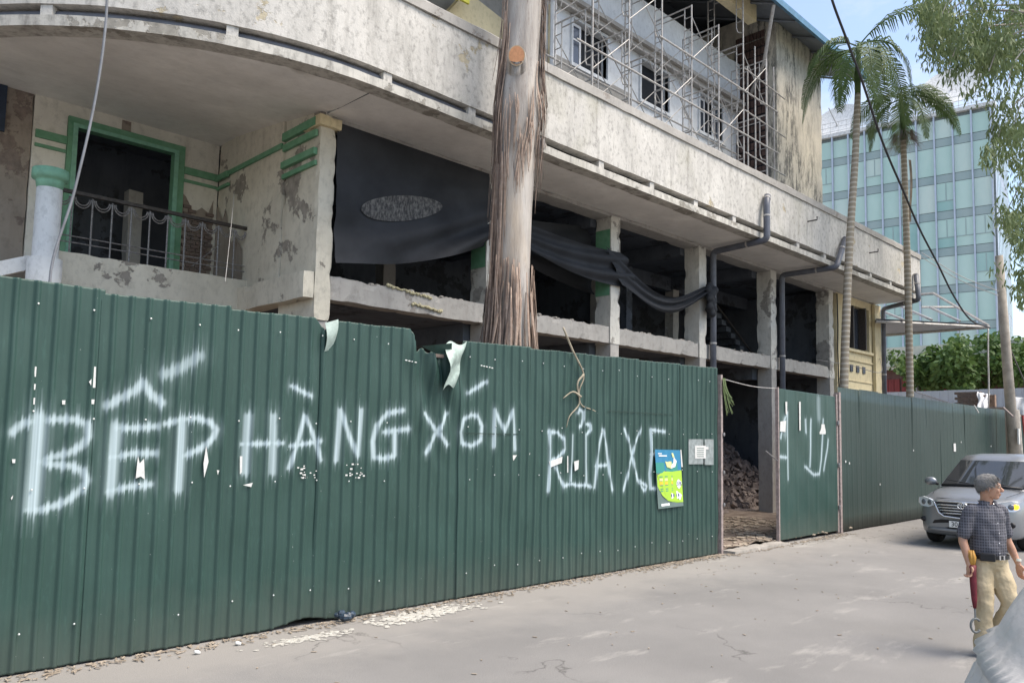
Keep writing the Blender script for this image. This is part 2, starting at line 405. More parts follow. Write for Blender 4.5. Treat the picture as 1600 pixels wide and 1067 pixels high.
# ================================================================== BUILDING under demolition
BL = Vector((6, 10, 0))
bld = thing('demolished_building', 'stained plaster building being torn down, with curved canopy and open bays behind the long fence', 'building', BL)
CX, CY, RR = 5.9, 13.85, 5.25
def rim(t, off=0):
    """plan of the canopy edge: t in metres along, 0 at the start of the straight"""
    if t >= 0: return Vector((CX+t, CY-RR-off, 0))
    a = -t/RR; return Vector((CX-(RR+off)*math.sin(a), CY-(RR+off)*math.cos(a), 0))
T0, T1 = -8.6, 21.3
def strip_solid(profile, name, mat, t0=T0, t1=T1, step=.22, jitter=0):
    """sweep a closed (out, z) profile along the rim"""
    m = MB(); n = int((t1-t0)/step); k = len(profile)
    for i in range(n+1):
        t = t0+(t1-t0)*i/n
        for j, (o_, z) in enumerate(profile):
            p = rim(t, o_); h = jitter*noise.noise(Vector((t*2.2, j*3.7, 1)))
            m.v.append((p.x, p.y+h, z+jitter*.8*noise.noise(Vector((t*2.9, j*1.7, 7)))))
    for i in range(n):
        for j in range(k): j2 = (j+1) % k; m.f.append((i*k+j, (i+1)*k+j, (i+1)*k+j2, i*k+j2))
    m.f.append(tuple(range(k))); m.f.append(tuple(n*k+j for j in range(k))[::-1])
    return m.build(name, mat, bld)
strip_solid([(0, 6.60), (0, 6.73), (-.30, 6.75), (-.30, 6.62)], 'canopy_lip', MT['lip'], jitter=.012)
strip_solid([(-.31, 6.66), (-.31, 6.95), (-.36, 6.95), (-.36, 6.66)], 'slot_back', MT['dark'])  # dark strip paints in the shade of the slot
strip_solid([(0, 6.865), (0, 7.97), (-.20, 7.97), (-.20, 6.865)], 'parapet_wall', MT['fascia'], jitter=.014)
strip_solid([(.035, 7.974), (.04, 8.12), (.0, 8.155), (-.24, 8.15), (-.24, 7.974)], 'coping', MT['concrete'], jitter=.014)
t = T0+.3
while t < T1-.2:          # the little blocks that carry the parapet over the slot
    p = rim(t, -.05); a = 0 if t >= 0 else -(-t/RR)
    M_ = Matrix.Translation(p) @ Matrix.Rotation(a, 4, 'Z')
    MB().box(-.07, .07, -.03, .22, 6.735, 6.86, M_).build('slot_block', MT['fascia'], bld)
    t += 2.1 if t < -1 else 1.55
# grey pipe lying in the slot of the curved part
MB().tube([rim(q, -.13)+Vector((0, 0, 6.79)) for q in np.arange(-8, 2.3, .25)], .05, 8).smooth().build('slot_pipe', MT['pipe'], bld)

# soffit of the overhang (a thin slab), rising inside the porch
def sof(u, v):
    t = T1*u
    o_ = rim(t, -.28); inner = Vector((max(min(o_.x, 27.2), -1), 10.45, 0))
    if t < 0: inner = Vector((CX+(o_.x-CX)*(.62), 10.45+(o_.y-8.6)*.75, 0))
    p = o_.lerp(inner, v); z = 6.622+.04*v+.005*noise.noise(p*1.2)
    return (p.x, p.y, z)
MB().grid(sof, 150, 8).smooth().build('soffit', MT['soffit'], bld)
def porchceil(u, v):
    x = -3+8.88*u; y = 8.8+4.8*v
    yy = max(y, 8.75 if x > CX else CY-math.sqrt(max(0, (RR-.28)**2-(x-CX)**2)) if abs(x-CX) < RR-.28 else CY)
    z = 6.625+.38*max(0, min(1, (yy-9.6)/3.2)); return (x, max(yy, y), z+.006*noise.noise(Vector((x, y, 0))))
MB().grid(porchceil, 60, 30).smooth().build('porch_ceiling', MT['soffit'], bld)
# cracks and patches of lost plaster on the soffit edge above the bays
MB().rough(6.08, 27.0, 10.02, 10.42, 6.56, 6.66, .15, .012, .05, 3).build('ceiling_beam', MT['concrete'], bld)

# ring beams and slabs
COLX = [6.07, 9.50, 13.02, 16.42, 20.0, 23.70]
for i, x1 in enumerate(COLX):
    if i == 0: continue
    m = MB().rough(x1-.32, x1, 10.0, 10.42, 3.88, 6.60, .1, .010, .06, i)
    m.build('column', MT['colpaint'], bld)
    MB().rough(x1-.30, x1-.02, 10.01, 10.42, .02, 3.90, .2, .006, .02, i+9).build('column', MT['concrete'], bld, label='bare grey concrete column of the ground floor')
for a, b, k in zip(COLX, COLX[1:], range(9)):
    MB().rough(a+.004, b-.324, 10.03, 10.33, 3.89, 4.24, .11, .010, .055, k+20).build('sill_beam', MT['concrete'], bld)
# green old paint on the reveal of two columns
for x1 in (13.02, 9.50):
    MB().quad((x1-.334, 10.02, 4.9), (x1-.334, 10.40, 4.9), (x1-.334, 10.40, 6.3), (x1-.334, 10.02, 6.3)).build('green_paint_patch', MT['green'], bld)
# crumbs of plaster and mortar left along the sills
m = MB()
for k in range(260):
    x = random.uniform(6.2, 23); 
    if any(c-.36 < x < c+.03 for c in COLX): continue
    s_ = random.uniform(.015, .05); m.ball((x, random.uniform(10.06, 10.3), 4.24), (s_*1.6, s_, s_*.7), None, 6, 4)
m.build('sill_debris', MT['sill'], bld, kind='stuff')
for (x, z, n_) in ((7.1, 4.25, 26), (7.6, 4.03, 18)):       # yellow foam lines on the first sill
    m = MB()
    for k in range(n_): m.ball((x+k*.035, 10.02, z-.003*k+random.uniform(-.012, .012)), random.uniform(.018, .032), None, 6, 4)
    m.smooth().build('mortar_line', simple('yellow_mortar', (.62, .56, .36), .9), bld)

# floor and roof slabs, interior
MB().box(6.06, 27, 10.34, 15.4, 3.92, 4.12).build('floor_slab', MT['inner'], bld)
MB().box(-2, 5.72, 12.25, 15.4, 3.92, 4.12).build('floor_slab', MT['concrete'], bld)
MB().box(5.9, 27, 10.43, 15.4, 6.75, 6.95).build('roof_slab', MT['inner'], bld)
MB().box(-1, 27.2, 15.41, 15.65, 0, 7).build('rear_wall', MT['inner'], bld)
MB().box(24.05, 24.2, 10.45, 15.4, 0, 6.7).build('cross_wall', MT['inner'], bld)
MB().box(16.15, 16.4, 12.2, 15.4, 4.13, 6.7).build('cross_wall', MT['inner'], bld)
for x in (9.4, 12.9, 16.3, 19.8):
    for z0, z1 in ((.02, 3.9), (4.13, 6.74)):
        MB().rough(x-.3, x, 13.0, 13.3, z0, z1, .3, .01, .03).build('interior_column', MT['concrete'], bld)
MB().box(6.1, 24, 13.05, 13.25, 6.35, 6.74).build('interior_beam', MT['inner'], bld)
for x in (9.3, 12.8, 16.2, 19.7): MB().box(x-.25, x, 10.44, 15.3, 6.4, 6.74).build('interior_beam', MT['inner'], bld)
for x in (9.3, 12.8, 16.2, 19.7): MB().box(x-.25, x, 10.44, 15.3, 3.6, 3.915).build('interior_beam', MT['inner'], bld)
# stair flight seen through the last bay
m = MB()
for k in range(9): m.box(21.0+k*.28, 21.28+k*.28, 12.6, 13.6, 5.9-k*.18, 6.06-k*.18)
m.build('stair_flight', MT['inner'], bld)
MB().tube([(20.9, 12.5, 6.2), (23.6, 12.5, 4.6)], .03, 6).build('stair_rail', MT['darkrail'], bld)
# hanging reinforcement wires
for x in (14.3, 18.2, 18.5, 21.9):
    MB().tube([(x, 11, 6.7), (x+.04, 11, 6.2), (x-.05, 11.1, 5.8)], .008, 5).build('hanging_wire', MT['darkrail'], bld)
MB().tube([(17.6, 12.1, 4.2), (17.8, 12.1, 5.0), (18.1, 12.1, 4.3), (17.6, 12.1, 4.7)], .012, 5).build('steel_frame', MT['iron'], bld)

# the pier between porch and bays, its stepped capital, peeling plaster
MB().rough(5.80, 6.07, 10.0, 11.05, 3.55, 6.80, .1, .012, .06, 40).build('pier', MT['peeled'], bld)
MB().rough(5.77, 6.03, 11.054, 13.38, 3.9, 7.0, .15, .010, .02, 41).build('porch_side_wall', MT['peeled'], bld)
MB().rough(5.80, 6.05, 10.02, 10.5, .02, 3.56, .15, .01, .02, 42).build('pier_foot', MT['concrete'], bld)
MB().rough(5.74, 6.12, 9.93, 10.44, 6.44, 6.60, .08, .008, .03, 43).build('capital', MT['tan'], bld)
for z0, z1, o_ in ((6.46, 6.585, .045), (6.30, 6.40, .03), (6.02, 6.12, .05), (5.86, 5.93, .025)):
    MB().box(5.80-o_-.02, 5.795, 10.06, 11.05, z0, z1).build('green_band', MT['green'], bld)
MB().box(5.735, 5.768, 11.06, 13.37, 6.36, 6.44).build('green_band', MT['green'], bld)
MB().poly([(5.752, 13.36, 4.2), (5.752, 12.25, 4.2), (5.752, 12.3, 4.95), (5.752, 12.55, 5.2), (5.752, 12.75, 5.12), (5.752, 13.0, 5.75), (5.752, 13.12, 5.6), (5.752, 13.36, 5.9)]).build('bare_patch', MT['brown'], bld)
# slab edge under the pier
MB().rough(5.62, 5.795, 10.0, 12.3, 3.86, 4.26, .1, .012, .05, 44).build('slab_edge', MT['peeled'], bld)

# porch back wall with the door
YB = 13.4
MB().box(2.87, 3.33, YB, YB+.25, 4.1, 7.07).box(5.155, 5.765, YB, YB+.25, 4.1, 7.07).box(3.33, 5.155, YB, YB+.25, 6.80, 7.06).build('porch_wall', MT['porch'], bld)
MB().rough(-2, 2.865, YB+.03, YB+.3, 4.1, 7.06, .2, .02, .02, 50).build('bare_wall', MT['brown'], bld)
MB().box(2.0, 2.50, YB-.02, YB+.02, 6.3, 7.0).build('dark_shutter', simple('navy_shutter', (.03, .05, .09), .6), bld)
fr = MB().box(3.335, 3.44, YB-.05, YB+.18, 4.13, 6.80).box(5.00, 5.15, YB-.05, YB+.18, 4.13, 6.80).box(3.44, 5.00, YB-.05, YB+.18, 6.67, 6.80).build('door_frame', MT['green'], bld)
MB().box(3.40, 3.47, YB-.07, YB-.052, 4.13, 6.70).box(4.97, 5.04, YB-.07, YB-.052, 4.13, 6.70).box(3.47, 4.97, YB-.07, YB-.052, 6.64, 6.70).build('frame_bead', MT['mint'], fr)
for x0, x1 in ((2.90, 3.33), (5.16, 5.735)):
    MB().box(x0, x1, YB-.045, YB-.003, 6.34, 6.46).build('green_band', MT['green'], bld)
    MB().box(x0, x1, YB-.03, YB-.003, 6.20, 6.25).build('green_band', MT['green'], bld)
MB().box(5.69, 5.734, 12.9, YB-.05, 6.32, 6.42).build('green_band', MT['green'], bld)
MB().box(5.72, 5.766, 12.9, YB-.05, 6.17, 6.22).build('green_band', MT['green'], bld)
MB().box(4.12, 4.26, YB-.012, YB+.001, 6.82, 6.98).build('exposed_brick', MT['brown'], bld)
# exposed brick zone low on the back wall: individual bricks
brickmat = simple('old_red_brick', (.19, .135, .11), .95, .5, 8, bump=.6, c2=(.14, .12, .11))
MB().poly([(5.16, YB-.004, 4.14), (5.70, YB-.004, 4.14), (5.70, YB-.004, 6.0), (5.62, YB-.004, 5.75), (5.5, YB-.004, 5.82), (5.36, YB-.004, 5.70), (5.22, YB-.004, 5.95), (5.16, YB-.004, 6.0)]).build('bare_patch', MT['brown'], bld)
bm0 = None
for r_ in range(24):
    z = 4.42+r_*.068; top = 5.95+.12*math.sin(r_*.7)
    for c_ in range(4):
        x = 5.17+c_*.155-(.07 if r_ % 2 else 0)
        lim = 5.75+.15*math.sin(x*9)
        if z > lim or x < 5.158 or x > 5.62: continue
        if bm0 is None:
            bm0 = MB().rough(-.07, .07, -.02, .02, -.029, .029, .05, .005, .012); bm0.local = True
            o = bm0.build('brick', brickmat, bld)
        else: o = o.copy(); COL.objects.link(o)
        o.location = Vector((x+.075, YB-.012+random.uniform(-.008, .008), z))-BL; o.scale = (1, 1, random.uniform(.95, 1.02))
# dark room behind the door
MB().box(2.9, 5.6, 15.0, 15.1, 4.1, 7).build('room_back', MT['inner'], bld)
MB().rough(4.55, 4.8, 14.2, 14.45, 4.1, 6.1, .2, .01, .03).build('interior_column', MT['concrete'], bld)

# balcony parapet, railing
MB().rough(2.95, 5.80, 12.12, 12.30, 3.85, 4.40, .1, .010, .03, 60).build('balcony_parapet', MT['peeled'], bld)
MB().rough(-1.5, 2.60, 12.6, 12.75, 3.3, 4.0, .2, .01, .03, 61).build('landing_wall', MT['porch'], bld)
def ramp_m(x0, x1, z0, z1, h):
    m = MB(); n = len(m.v)
    for x, z in ((x0, z0), (x1, z1)): m.v += [(x, 11.9, z), (x, 12.12, z), (x, 12.12, z+h), (x, 11.9, z+h)]
    m.f += [(0, 1, 2, 3), (4, 7, 6, 5), (0, 4, 5, 1), (1, 5, 6, 2), (2, 6, 7, 3), (3, 7, 4, 0)]; return m
ramp_m(.3, 2.6, 3.05, 4.02, .20).build('stair_string', MT['white'], bld)
rail = MB()
rail.box(2.92, 5.78, 12.18, 12.24, 5.26, 5.31)
rl = rail.build('handrail', MT['darkrail'], bld)
for z in (4.56, 4.65): MB().tube([(2.95, 12.21, z), (5.78, 12.21, z)], .010, 6).build('rail_bar', MT['iron'], bld)
nb = 10; xs = [3.16+i*.268 for i in range(nb)]
for x in xs: MB().tube([(x, 12.21, 4.38), (x, 12.21, 5.24)], .013, 6).build('baluster', MT['iron'], bld)
for a, b in zip([2.93]+xs, xs+[5.78]):
    c = (a+b)/2
    for hw, dz in ((.42, .14), (.34, .10)):
        pts = [(c+(b-a)*hw*math.cos(t_), 12.21, 5.22-dz*math.sin(t_)) for t_ in [math.pi*i/10 for i in range(11)]]
        MB().tube(pts, .010, 5).build('swag', MT['iron'], bld)
MB().tube([(4.9, 12.21, 4.5), (5.35, 12.21, 4.95)], .006, 5).build('rail_wire', MT['iron'], bld)
nw = MB().lathe((2.77, 11.8, 3.4), [(.21, 0), (.21, .78), (.16, .80), (.155, 1.82)], 28).smooth().build('round_column', MT['white'], bld)
MB().lathe((2.77, 11.8, 0), [(.155, 5.14), (.17, 5.22), (.18, 5.26), (.22, 5.27), (.225, 5.33), (.22, 5.40), (.19, 5.41)], 28).smooth().build('round_capital', MT['mint'], nw)

# cream annex wall at the right end
AX = MB()
AX.box(23.95, 27.25, 10.02, 10.25, 0, 4.95).box(23.95, 24.45, 10.02, 10.25, 4.95, 6.6).box(26.55, 27.25, 10.02, 10.25, 4.95, 6.6).box(24.45, 26.55, 10.02, 10.25, 6.35, 6.6)
AX.build('annex_wall', MT['tan'], bld)
MB().box(27.0, 27.26, 10.26, 15.4, 0, 6.6).build('annex_side_wall', MT['tan'], bld)
MB().box(24.3, 26.7, 9.94, 10.015, 4.84, 4.93).build('window_sill', MT['tan'], bld)
MB().box(24.2, 26.9, 9.98, 10.018, 4.55, 4.60).build('string_course', MT['tan'], bld)
for z in (3.6, 3.9): MB().box(24.1, 27.1, 9.995, 10.018, z, z+.03).build('string_course', MT['tan'], bld)
for x in (25.0, 25.5, 26.0): MB().box(x-.1, x+.1, 9.99, 10.019, 4.2, 4.42).build('vent_block', MT['inner'], bld)
wn = MB().box(24.46, 26.54, 10.16, 10.2, 4.96, 6.34).build('window', MT['glassdark'], bld)
MB().box(25.2, 25.28, 10.0, 10.15, 4.96, 6.34).box(25.95, 26.02, 9.9, 10.15, 4.96, 6.34).build('window_frame', MT['darkrail'], wn)
MB().rough(26.75, 27.27, 9.9, 10.0, 0, 6.58, .2, .01, .02).build('corner_pilaster', MT['tan'], bld)
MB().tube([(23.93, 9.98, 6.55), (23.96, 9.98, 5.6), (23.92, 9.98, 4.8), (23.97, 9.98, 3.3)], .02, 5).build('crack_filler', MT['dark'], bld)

# drainpipes
def dpipe(pts, mouth=True):
    r = .075
    p = MB().tube(bendpath(pts, .12, 5), r, 12).smooth().build('drainpipe', MT['pipe'], bld)
    for a, b in zip(pts, pts[1:]):
        a, b = Vector(a), Vector(b); mid = a.lerp(b, .35); d = (b-a).normalized()
        MB().tube([mid-d*.02, mid+d*.02], r+.008, 12).build('pipe_clip', MT['galv'], p)
    if mouth:
        d = (Vector(pts[0])-Vector(pts[1])).normalized(); MB().tube([Vector(pts[0]), Vector(pts[0])+d*.03], r+.006, 12).build('pipe_mouth', MT['pipeend'], p)
    return p
y8 = 8.53
dpipe([(16.62, y8-.02, 7.60), (16.48, y8-.07, 7.40), (16.42, y8-.1, 6.52), (16.56, 9.9, 6.50), (16.56, 9.92, .1)])
dpipe([(21.0, y8-.02, 7.45), (20.2, y8-.10, 6.52), (20.12, 9.9, 6.50), (20.12, 9.92, .1)])
dpipe([(26.5, y8-.02, 7.35), (26.45, y8-.10, 6.52), (27.35, 9.85, 6.50), (27.37, 9.88, .1)])
for x, z in ((18.9, 7.5), (22.9, 7.42)): MB().tube([(x, 8.6, z), (x, 8.35, z), (x, 8.35, z+.08)], .018, 6).build('bracket_stub', MT['darkrail'], bld)

# ---- upper storey
MB().box(4.0, 11.9, 12.3, 12.5, 8, 14).build('upper_left_wall', MT['uppergrey'], bld)
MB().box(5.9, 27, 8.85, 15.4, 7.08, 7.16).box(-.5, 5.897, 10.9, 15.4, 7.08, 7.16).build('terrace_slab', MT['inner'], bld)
YU = 11.25
WX = [(12.8, 14.05), (15.4, 16.62), (18.1, 19.3)]
m = MB(); m.box(11.9, 20.1, YU, YU+.2, 7.1, 10.0); xs_ = [11.9]+[v for w_ in WX for v in w_]+[20.1]
for a, b in zip(xs_[::2], xs_[1::2]): m.box(a, b, YU, YU+.2, 10.34, 11.42)
m.box(11.9, 20.1, YU, YU+.2, 11.42, 11.60); m.build('upper_wall', MT['upper'], bld)
MB().box(11.9, 20.1, YU-.004, YU+.21, 10.0, 10.34).build('upper_wall_base', MT['upper'], bld)
MB().box(11.9, 15.0, YU-.02, YU-.005, 8.5, 10.36).build('grey_render_patch', MT['uppergrey'], bld)
MB().box(11.95, 20.1, YU-.32, YU, 11.60, 11.70).build('shade_ledge', MT['concrete'], bld)
MB().box(11.95, 20.1, YU-.22, YU-.004, 11.50, 11.596).build('ledge_moulding', MT['concrete'], bld)
MB().rough(11.9, 20.12, YU-.14, YU+.2, 11.71, 12.9, .3, .01, .03).build('upper_band', MT['upper'], bld)
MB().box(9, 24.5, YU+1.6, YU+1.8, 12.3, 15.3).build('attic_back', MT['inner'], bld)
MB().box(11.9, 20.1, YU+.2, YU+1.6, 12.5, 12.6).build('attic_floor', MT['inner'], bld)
MB().box(15.8, 19.0, 10.0, 10.25, 13.35, 14.1).build('attic_beam', MT['tan'], bld)
for k, (a, b) in enumerate(WX):
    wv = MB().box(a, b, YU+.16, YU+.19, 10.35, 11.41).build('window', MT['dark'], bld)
    f_ = MB().box(a-.06, b+.06, YU-.05, YU-.003, 11.40, 11.47).box(a-.1, b+.1, YU-.09, YU-.006, 10.26, 10.34).box(a-.06, a, YU-.05, YU+.1, 10.34, 11.40).box(b, b+.06, YU-.05, YU+.1, 10.34, 11.40)
    f_.build('window_surround', MT['upper'], wv)
    if k != 1:
        for x0, w2 in ((a+.02, .36), (b-.42, .36)):
            if k == 0 and x0 > a+.1: continue
            s_ = MB().box(x0, x0+.06, YU+.05, YU+.09, 10.37, 11.38).box(x0+w2-.06, x0+w2, YU+.05, YU+.09, 10.37, 11.38).box(x0+.06, x0+w2-.06, YU+.05, YU+.09, 10.37, 10.44).box(x0+.06, x0+w2-.06, YU+.05, YU+.09, 11.31, 11.38).box(x0+.06, x0+w2-.06, YU+.055, YU+.085, 10.98, 11.02)
            s_.build('casement', MT['wframe'], wv)
            MB().box(x0+.06, x0+w2-.06, YU+.06, YU+.075, 10.44, 11.31).build('pane', MT['glassdark'], wv)
MB().tube([(11.8, 10.9, 7.1), (11.8, 10.9, 14)], .07, 8).build('white_downpipe', MT['wframe'], bld)
MB().box(12.0, 12.12, YU-.12, YU-.01, 7.1, 11.4).build('cream_post', MT['tan'], bld)
m = MB()
for k in range(4): m.box(8.9+k*.28, 9.13+k*.28, 11.6-.02*k, 11.65-.02*k, 10.62+.02*k, 13)
m.build('yellow_sheeting', MT['yellow'], bld)
def slabq(a, b, c, d, mat, nm):
    MB().quad(a, b, c, d).quad(*(Vector(q)+Vector((0, .06, .06)) for q in (d, c, b, a))).build(nm, mat, bld)
slabq((9.6, 11.9, 10.4), (11.2, 11.9, 10.1), (11.3, 11.9, 11.0), (10.2, 11.9, 11.2), MT['tan'], 'leaning_board')
# tower
MB().rough(20.14, 23.05, 10.0, 12.84, 7.17, 14.3, .25, .012, .05, 70).build('tower', MT['tower'], bld)
m = MB()
for i in range(19):
    z = 9.0+i*.25
    for j in range(8): m.box(20.095, 20.125, 10.35+j*.115, 10.44+j*.115, z, z+.20)
m.build('lattice', simple('dark_brick_lattice', (.12, .075, .065), .9, .4, 9), bld)
MB().box(20.126, 20.137, 10.28, 11.3, 8.9, 13.3).build('lattice_shade_sheet', MT['dark'], bld)  # flat dark sheet painted as the shade behind the lattice
# roof: slopes up away from the street, corrugated underside ribs
def roofp(x, y): return 13.52+(y-9.3)*.42
m = MB(); m.quad((9, 9.3, 13.52), (24.9, 9.3, 13.52), (24.9, 13.2, roofp(0, 13.2)), (9, 13.2, roofp(0, 13.2)))
m.quad((9, 13.2, roofp(0, 13.2)+.05), (24.9, 13.2, roofp(0, 13.2)+.05), (24.9, 9.3, 13.57), (9, 9.3, 13.57)); m.build('roof', MT['roofsteel'], bld)
MB().box(9, 24.95, 9.22, 9.297, 13.46, 13.64).build('roof_edge', MT['roofblue'], bld)
for x in np.arange(10, 24.9, 1.24):
    m = MB(); a = Vector((x, 9.32, 13.47)); b = Vector((x, 13.1, roofp(0, 13.1)-.05)); m.tube([a, b], .035, 4); m.build('roof_purlin', MT['roofsteel'], bld)
MB().tube(bendpath([(18.7, 9.35, 13.45), (19.2, 9.9, 12.2), (20.0, 10.7, 11.9)], .1), .05, 8).build('roof_drain', MT['galv'], bld)

# ---- scaffold
scf = thing('scaffold', 'galvanised tube scaffold standing on the terrace before the upper white wall', 'scaffold', (15, 10.3, 7.1))
SO, SI, TH = 9.75, 10.78, 1.53
SX = [11.73+1.215*k for k in range(7)]
def sframe():
    m = MB(); r = .021
    m.tube([(0, 0, 0), (0, 0, TH)], r, 6).tube([(0, SI-SO, 0), (0, SI-SO, TH)], r, 6)
    m.tube([(0, 0, TH-.02), (0, SI-SO, TH-.02)], r*.9, 6).tube([(0, .2, TH-.16), (0, SI-SO-.2, TH-.16)], r*.7, 5)
    for y0, sg in ((0, 1), (SI-SO, -1)):
        yy = y0+sg*.19
        m.tube([(0, yy, TH-.03), (0, yy, .45), (0, y0+sg*.15, .33), (0, y0, .26)], r*.75, 5)
        for z in (.6, .95, 1.25): m.tube([(0, y0, z), (0, yy, z)], r*.6, 5)
    m.local = True; return m
f0 = None
tops = [4, 4, 4, 3, 3, 4, 3]
for k, x in enumerate(SX):
    for tr in range(tops[k]):
        if f0 is None: f0 = sframe().build('scaffold_frame', MT['galv'], scf); o = f0
        else: o = f0.copy(); COL.objects.link(o)
        o.location = Vector((x, SO, 7.62-1.53*0+tr*TH))-scf.location
brc = None
def braces(k, tr, y):
    a = Vector((SX[k], y, 7.62+tr*TH)); b = Vector((SX[k+1], y, 7.62+tr*TH))
    MB().tube([a+Vector((0, 0, .2)), b+Vector((0, 0, TH-.25))], .012, 5).build('cross_brace', MT['galv'], scf)
    MB().tube([a+Vector((0, 0.01, TH-.25)), b+Vector((0, 0.01, .2))], .012, 5).build('cross_brace', MT['galv'], scf)
for k in range(6):
    for tr in range(1, min(tops[k], tops[k+1])):
        braces(k, tr, SI)
        if (k+tr) % 2: braces(k, tr, SO)
for (y, z, a, b) in ((SO-.04, 9.75, 11.2, 19.6), (SI+.03, 11.28, 11.4, 19.4), (SO-.04, 10.9, 14, 19.6), (SI, 9.9, 11.3, 19.5)):
    MB().tube([(a, y, z), (b, y, z)], .022, 6).build('ledger_tube', MT['galv'], scf)
for x, z1 in ((19.35, 12.6), (19.75, 12.3), (18.3, 11.8), (18.7, 12.5)): MB().tube([(x, 9.9, 7.2), (x, 9.9, z1)], .022, 6).build('standard_tube', MT['galv'], scf)
for z in (9.2, 10.3, 11.4): MB().tube([(17.6, 9.6, z), (20.1, 9.75, z+.05)], .018, 6).build('ledger_tube', MT['galv'], scf)

# ---- shade cloth
shade = thing('shade_cloth', 'torn black shade netting hung across the open bays beside the tree trunk', 'cloth', (9, 10, 5))
def bil(c, u, v):
    a, b, d, e = [Vector(q) for q in c]; return a.lerp(b, u).lerp(d.lerp(e, u), v)   # a,b top; d,e bottom
def net(c, name, sagf, folds, nu=60, nv=24, yoff=0):
    def fn(u, v):
        p = bil(c, u, v); p.z -= sagf(u, v)
        f_ = folds(u, v); p.y += f_+yoff; return p
    m = MB().grid(fn, nu, nv).smooth()
    return m.build(name, MT['cloth'], shade)
def f1(u, v):
    conv = u**2; return -.06-.11*math.sin(v*(13+9*u)+u*1.6+.8)*v*v*(.45+u)-.02*math.sin(v*31+u*7)*v-.07*math.sin(math.pi*u)*v
net([(6.08, 10.06, 6.58), (9.2, 10.06, 6.58), (6.08, 10.0, 4.42), (9.35, 9.98, 5.36)], 'net_panel', lambda u, v: .16*math.sin(math.pi*u)*v, f1)
def f2(u, v): return -.05*math.sin(v*14+u*5)*(.4+u)
net([(9.3, 9.99, 5.95), (13.0, 9.92, 5.85), (9.3, 9.96, 5.62), (13.5, 9.90, 5.12)], 'net_swag', lambda u, v: .10*math.sin(math.pi*u)*(1+v), f2)
net([(12.4, 9.93, 5.86), (16.25, 9.85, 5.6), (12.9, 9.9, 5.12), (16.25, 9.82, 5.42)], 'net_swag', lambda u, v: .62*math.sin(math.pi*u)**1.2*(1-.15*v), f2, yoff=-.03)
net([(9.3, 10.1, 6.0), (12.7, 10.35, 6.5), (9.3, 10.1, 5.5), (12.9, 10.3, 5.0)], 'net_back', lambda u, v: .05*math.sin(math.pi*u), f2, yoff=.3)
m = MB()
for k in range(14):
    a = k*2.4; m.ball((16.3+.16*math.sin(a), 9.8+.05*math.cos(a*1.7), 5.6-.05*k+.03*math.sin(a*2)), (.13, .09, .10), None, 8, 6)
o = m.build('net_bundle', MT['cloth'], shade); remesh(o, .03, 2)
def ell(u, v):
    a = 2*math.pi*u; uu = .38+.25*v*math.cos(a); vv = .545+.105*v*math.sin(a)-.05*v*math.cos(a)
    p = bil([(6.08, 10.06, 6.58), (9.2, 10.06, 6.58), (6.08, 10.0, 4.42), (9.35, 9.98, 5.36)], uu, vv); p.z -= .16*math.sin(math.pi*uu)*vv; p.y += f1(uu, vv)-.02; return p
MB().grid(ell, 40, 10).smooth().build('net_light_patch', MT['patch'], shade)  # opaque oval; light through the net is put into its colour

# ---- rubble
m = MB()
for k in range(1400):
    x = random.gauss(21.3, 2.3); y = random.uniform(10.9, 14.6)
    h = 1.75*math.exp(-((x-22)/2.2)**2-((y-13.3)/1.3)**2)+.75*math.exp(-((x-18.7)/1.2)**2-((y-12.5)/1.0)**2)
    if h < .06 and random.random() < .6: continue
    s_ = random.uniform(.05, .17); M_ = Matrix.Translation((x, y, .1+h+random.uniform(-.05, .03))) @ Matrix.Rotation(random.uniform(0, 6), 4, Vector((random.random(), random.random(), random.random())))
    m.box(-s_, s_, -s_*.6, s_*.6, -s_*.35, s_*.35, M_)
o = m.build('rubble_heap', MT['rubble'], kind='stuff'); tag(o, 'heap of broken brick and plaster rubble inside the dark ground floor behind the gate gap', 'rubble')
def hp(u, v):
    x = 16+10*u; y = 10.6+4.7*v
    h = 1.75*math.exp(-((x-22)/2.2)**2-((y-13.3)/1.3)**2)+.75*math.exp(-((x-18.7)/1.2)**2-((y-12.5)/1.0)**2)
    return (x, y, .05+h*.96)
MB().grid(hp, 50, 30).build('rubble_ground', MT['rubble'], kind='structure')
m = MB()
for k in range(1500):
    x = random.uniform(12.2, 17.5); y = random.uniform(7.1, 10.6); s_ = random.uniform(.012, .055)
    z = .07+.05*(noise.noise(Vector((x*1.3, y*1.3, 0)))+.6*noise.noise(Vector((x*4, y*4, 3))))
    M_ = Matrix.Translation((x, y, z+.012)) @ Matrix.Rotation(random.uniform(0, 6), 4, 'Z') @ Matrix.Rotation(random.uniform(-.5, .5), 4, 'X')
    m.box(-s_*1.8, s_*1.8, -s_*.5, s_*.5, -s_*.15, s_*.15, M_)
o = m.build('yard_litter', MT['leaf'], kind='stuff'); tag(o, 'brown litter of leaves and splinters on the yard floor behind the gate gap', 'litter')
o = MB().tube([(13.6, 8.9, .14), (15.6, 9.5, .17)], .03, 6).build('plank', MT['sill']); tag(o, 'pale stick lying on the littered yard floor in the gate gap', 'stick')

